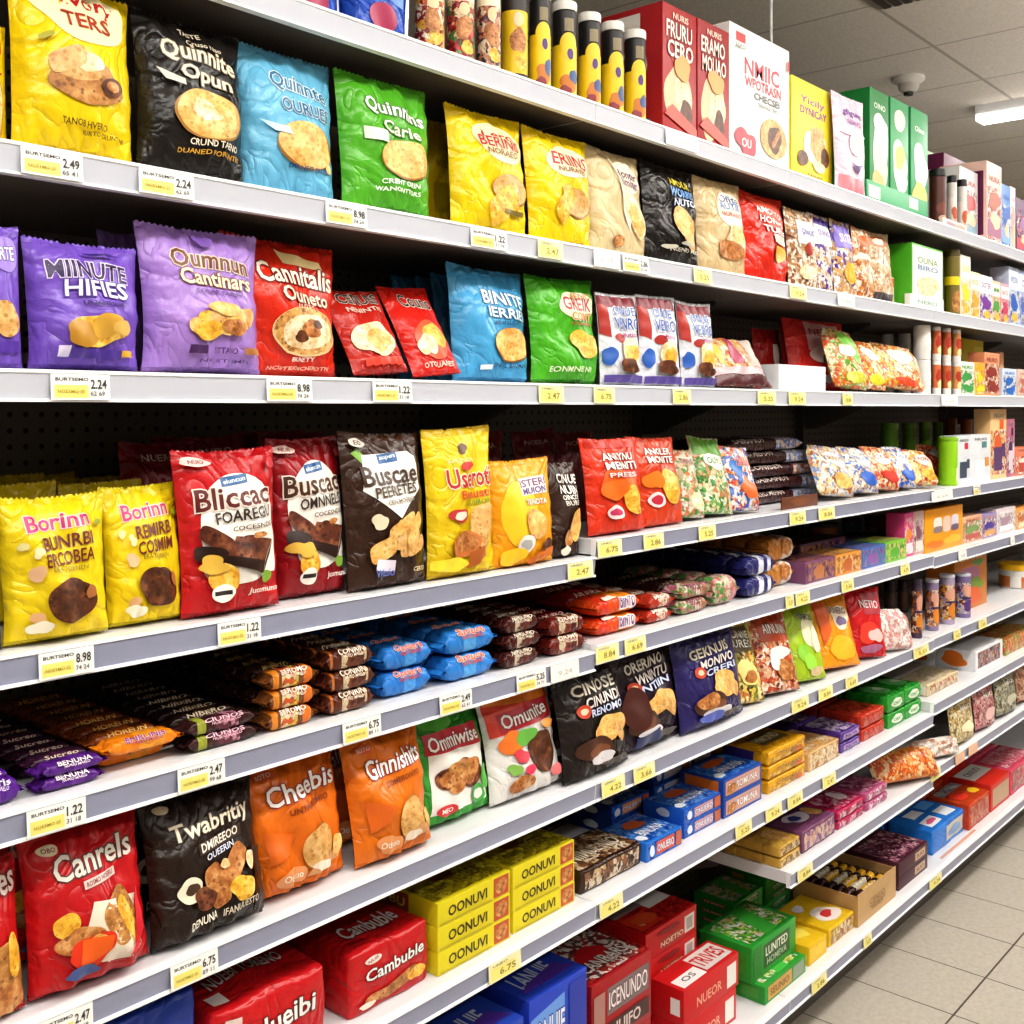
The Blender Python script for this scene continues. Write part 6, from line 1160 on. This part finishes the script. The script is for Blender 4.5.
TICKETS = {'A': [(665, 697, 'p')],
 'B': [(20, 82, 'w'), (138, 193, 'w'), (325, 366, 'w'), (470, 506, 'w'), (537, 562, 'y'), (593, 619, 'p'), (622, 648, 'w'), (693, 711, 'y'), (789, 806, 'y'), (837, 854, 'p')],
 'C': [(50, 109, 'w'), (266, 311, 'w'), (372, 411, 'w'), (538, 563, 'y'), (593, 614, 'y'), (672, 690, 'y'), (757, 775, 'y'), (788, 805, 'y'), (842, 852, 'y'), (941, 957, 'p')],
 'D': [(38, 93, 'w'), (217, 260, 'w'), (567, 592, 'y'), (597, 621, 'y'), (643, 663, 'y'), (698, 715, 'y'), (789, 805, 'y'), (818, 834, 'y'), (931, 952, 'p'), (973, 980, 'w')],
 'E': [(26, 85, 'w'), (177, 224, 'w'), (342, 380, 'w'), (439, 471, 'w'), (516, 545, 'w'), (550, 578, 'p'), (595, 618, 'y'), (624, 645, 'y'), (785, 793, 'y'), (795, 809, 'y'), (841, 853, 'y'), (900, 909, 'y'), (958, 966, 'p'), (1010, 1014, 'p')],
 'F': [(37, 92, 'w'), (170, 217, 'w'), (601, 624, 'y'), (633, 654, 'y'), (791, 808, 'y'), (818, 832, 'y'), (845, 857, 'y'), (913, 928, 'y'), (953, 960, 'y'), (978, 986, 'y')],
 'G': [(488, 520, 'y'), (599, 622, 'y'), (735, 751, 'y'), (765, 781, 'y'), (787, 802, 'y'), (822, 835, 'y')],
 'K': [(797, 812, 'y'), (930, 940, 'y'), (955, 964, 'o'), (968, 977, 'o')],
 'H': [(811, 826, 'y'), (863, 871, 'y'), (929, 941, 'y')]}
used = {}
for row, lst in TICKETS.items():
    for i, (a, b, st) in enumerate(lst):
        x0, x1 = S(a, -.012), S(b, -.012); xm = (x0 + x1) / 2
        z = base_z(row, xm)
        o = link('price_ticket', ticket_mesh(x1 - x0, st, i + ord(row)), None, (xm, -.0122, z - .0045), (math.radians(-4), 0, 0))
        c = sorted((abs(xm - (p + q) / 2), n) for r, p, q, n in SPAN if r == row)
        nick = next(n for _, n in c if True)
        nick = ' '.join(nick.split(',')[0].split()[:6])
        while nick.split()[-1] in ('with', 'and', 'of', 'the', 'by', 'in', 'at', 'on', 'beside', 'behind', 'its', 'before', 'under', 'cut', 'holding', 'turned'): nick = ' '.join(nick.split()[:-1])
        lab = {'w': 'white and yellow', 'y': 'yellow', 'p': 'pale', 'o': 'orange'}[st] + ' price ticket, ' + SHN[row] + ' rail, under the ' + nick
        for alt in (' price ticket, next along', ' price ticket, third along'):
            if lab in LAB: lab = lab.replace(' price ticket, next along', ' price ticket').replace(' price ticket', alt)
        tag(o, lab, 'price ticket', 'price tickets in the shelf rails')
# wrap up: report label problems while building
dup = {k: v for k, v in LAB.items() if len(v) > 1}
lng = [k for k in LAB if not 4 <= len(k.replace(',', '').split()) <= 16]
print('LABELS', len(LAB), 'DUP', dup, 'LEN', lng)
# ---------------------------------------------------------------- let neighbouring packs touch without passing through each other
from mathutils.bvhtree import BVHTree
bpy.context.view_layer.update()
def solid(o):
    vs, ps = [], []
    for q in [o] + list(o.children_recursive):
        if q.type != 'MESH': continue
        b = len(vs); mw = q.matrix_world
        vs += [mw @ v.co for v in q.data.vertices]
        ps += [tuple(b + i for i in p.vertices) for p in q.data.polygons]
    lo = [min(v[i] for v in vs) for i in range(3)]; hi = [max(v[i] for v in vs) for i in range(3)]
    return lo, hi, vs, ps
THINGS = [o for o in COL.objects if o.parent is None and o.get('group') in set(GROUPN.values()) | {'dark film packs stacked on the fourth shelf'}]
SHELVES = [o for o in COL.objects if o.name.startswith('shelving_bay')]
geo = {o: solid(o) for o in THINGS}
shg = [(o, BVHTree.FromPolygons(*solid(o)[2:])) for o in SHELVES]
shb = {o: solid(o)[:2] for o in SHELVES}
tree = {}
def T_(o):
    if o not in tree: tree[o] = BVHTree.FromPolygons(geo[o][2], geo[o][3])
    return tree[o]
def near(a, b): return all(min(a[1][i], b[1][i]) - max(a[0][i], b[0][i]) > 0 for i in range(3))
dirty = set(THINGS)
ORIG = {o: o.location.copy() for o in THINGS}
for it in range(14):
    moved = set()
    for i, a in enumerate(THINGS):
        for b in THINGS[i + 1:]:
            if not (a in dirty or b in dirty) or not near(geo[a], geo[b]): continue
            if not T_(a).overlap(T_(b)): continue
            (al, ah), (bl, bh) = geo[a][:2], geo[b][:2]
            dx = abs((al[0] + ah[0]) - (bl[0] + bh[0])) / (ah[0] - al[0] + bh[0] - bl[0])
            dz = abs((al[2] + ah[2]) - (bl[2] + bh[2])) / (ah[2] - al[2] + bh[2] - bl[2])
            dy = abs((al[1] + ah[1]) - (bl[1] + bh[1])) / (ah[1] - al[1] + bh[1] - bl[1])
            if dz > max(dx, dy):
                lo_ = a if al[2] < bl[2] else b
                lo_.scale.z *= .96; moved.add(lo_)
            elif dx >= dy * .8 and min(a.scale.x, b.scale.x) > .945 and abs((al[1] + ah[1]) - (bl[1] + bh[1])) < .06:
                sg = .0012 if al[0] + ah[0] > bl[0] + bh[0] else -.0012
                for o, q in ((a, sg), (b, -sg)): o.scale.x *= .985; o.location.x += q; moved.add(o)
            else:
                k = a if al[1] + ah[1] > bl[1] + bh[1] else b
                if max(ah[1], bh[1]) < .40: k.location.y += .007
                else:
                    for o in (a, b): o.scale.y *= .95
                    moved.update((a, b))
                moved.add(k)
    for o in THINGS:
        if o not in dirty: continue
        for s, t in shg:
            if near(geo[o], shb[s]) and T_(o).overlap(t):
                x = o.location.x; j = min(JOINT, key=lambda q: abs(q - x))
                if abs(j - x) < (geo[o][1][0] - geo[o][0][0]) / 2 + .004:
                    o.location.x += .006 if x > j else -.006; o.scale.x *= .97
                else:
                    if o.location.z < 9: o.scale.z *= .985
                    o.location.z += .0012
                    if geo[o][1][1] > .40: o.location.y -= .012
                moved.add(o); break
    if not moved: break
    bpy.context.view_layer.update()
    for o in moved:
        geo[o] = solid(o); tree.pop(o, None)
    dirty = moved
print('SETTLED', it, len(dirty))
for o in THINGS:
    d = o.location - ORIG[o]
    if d.length > .012 or min(o.scale) < .93: print('MOVED', [round(q, 3) for q in d], [round(q, 2) for q in o.scale], o['label'])
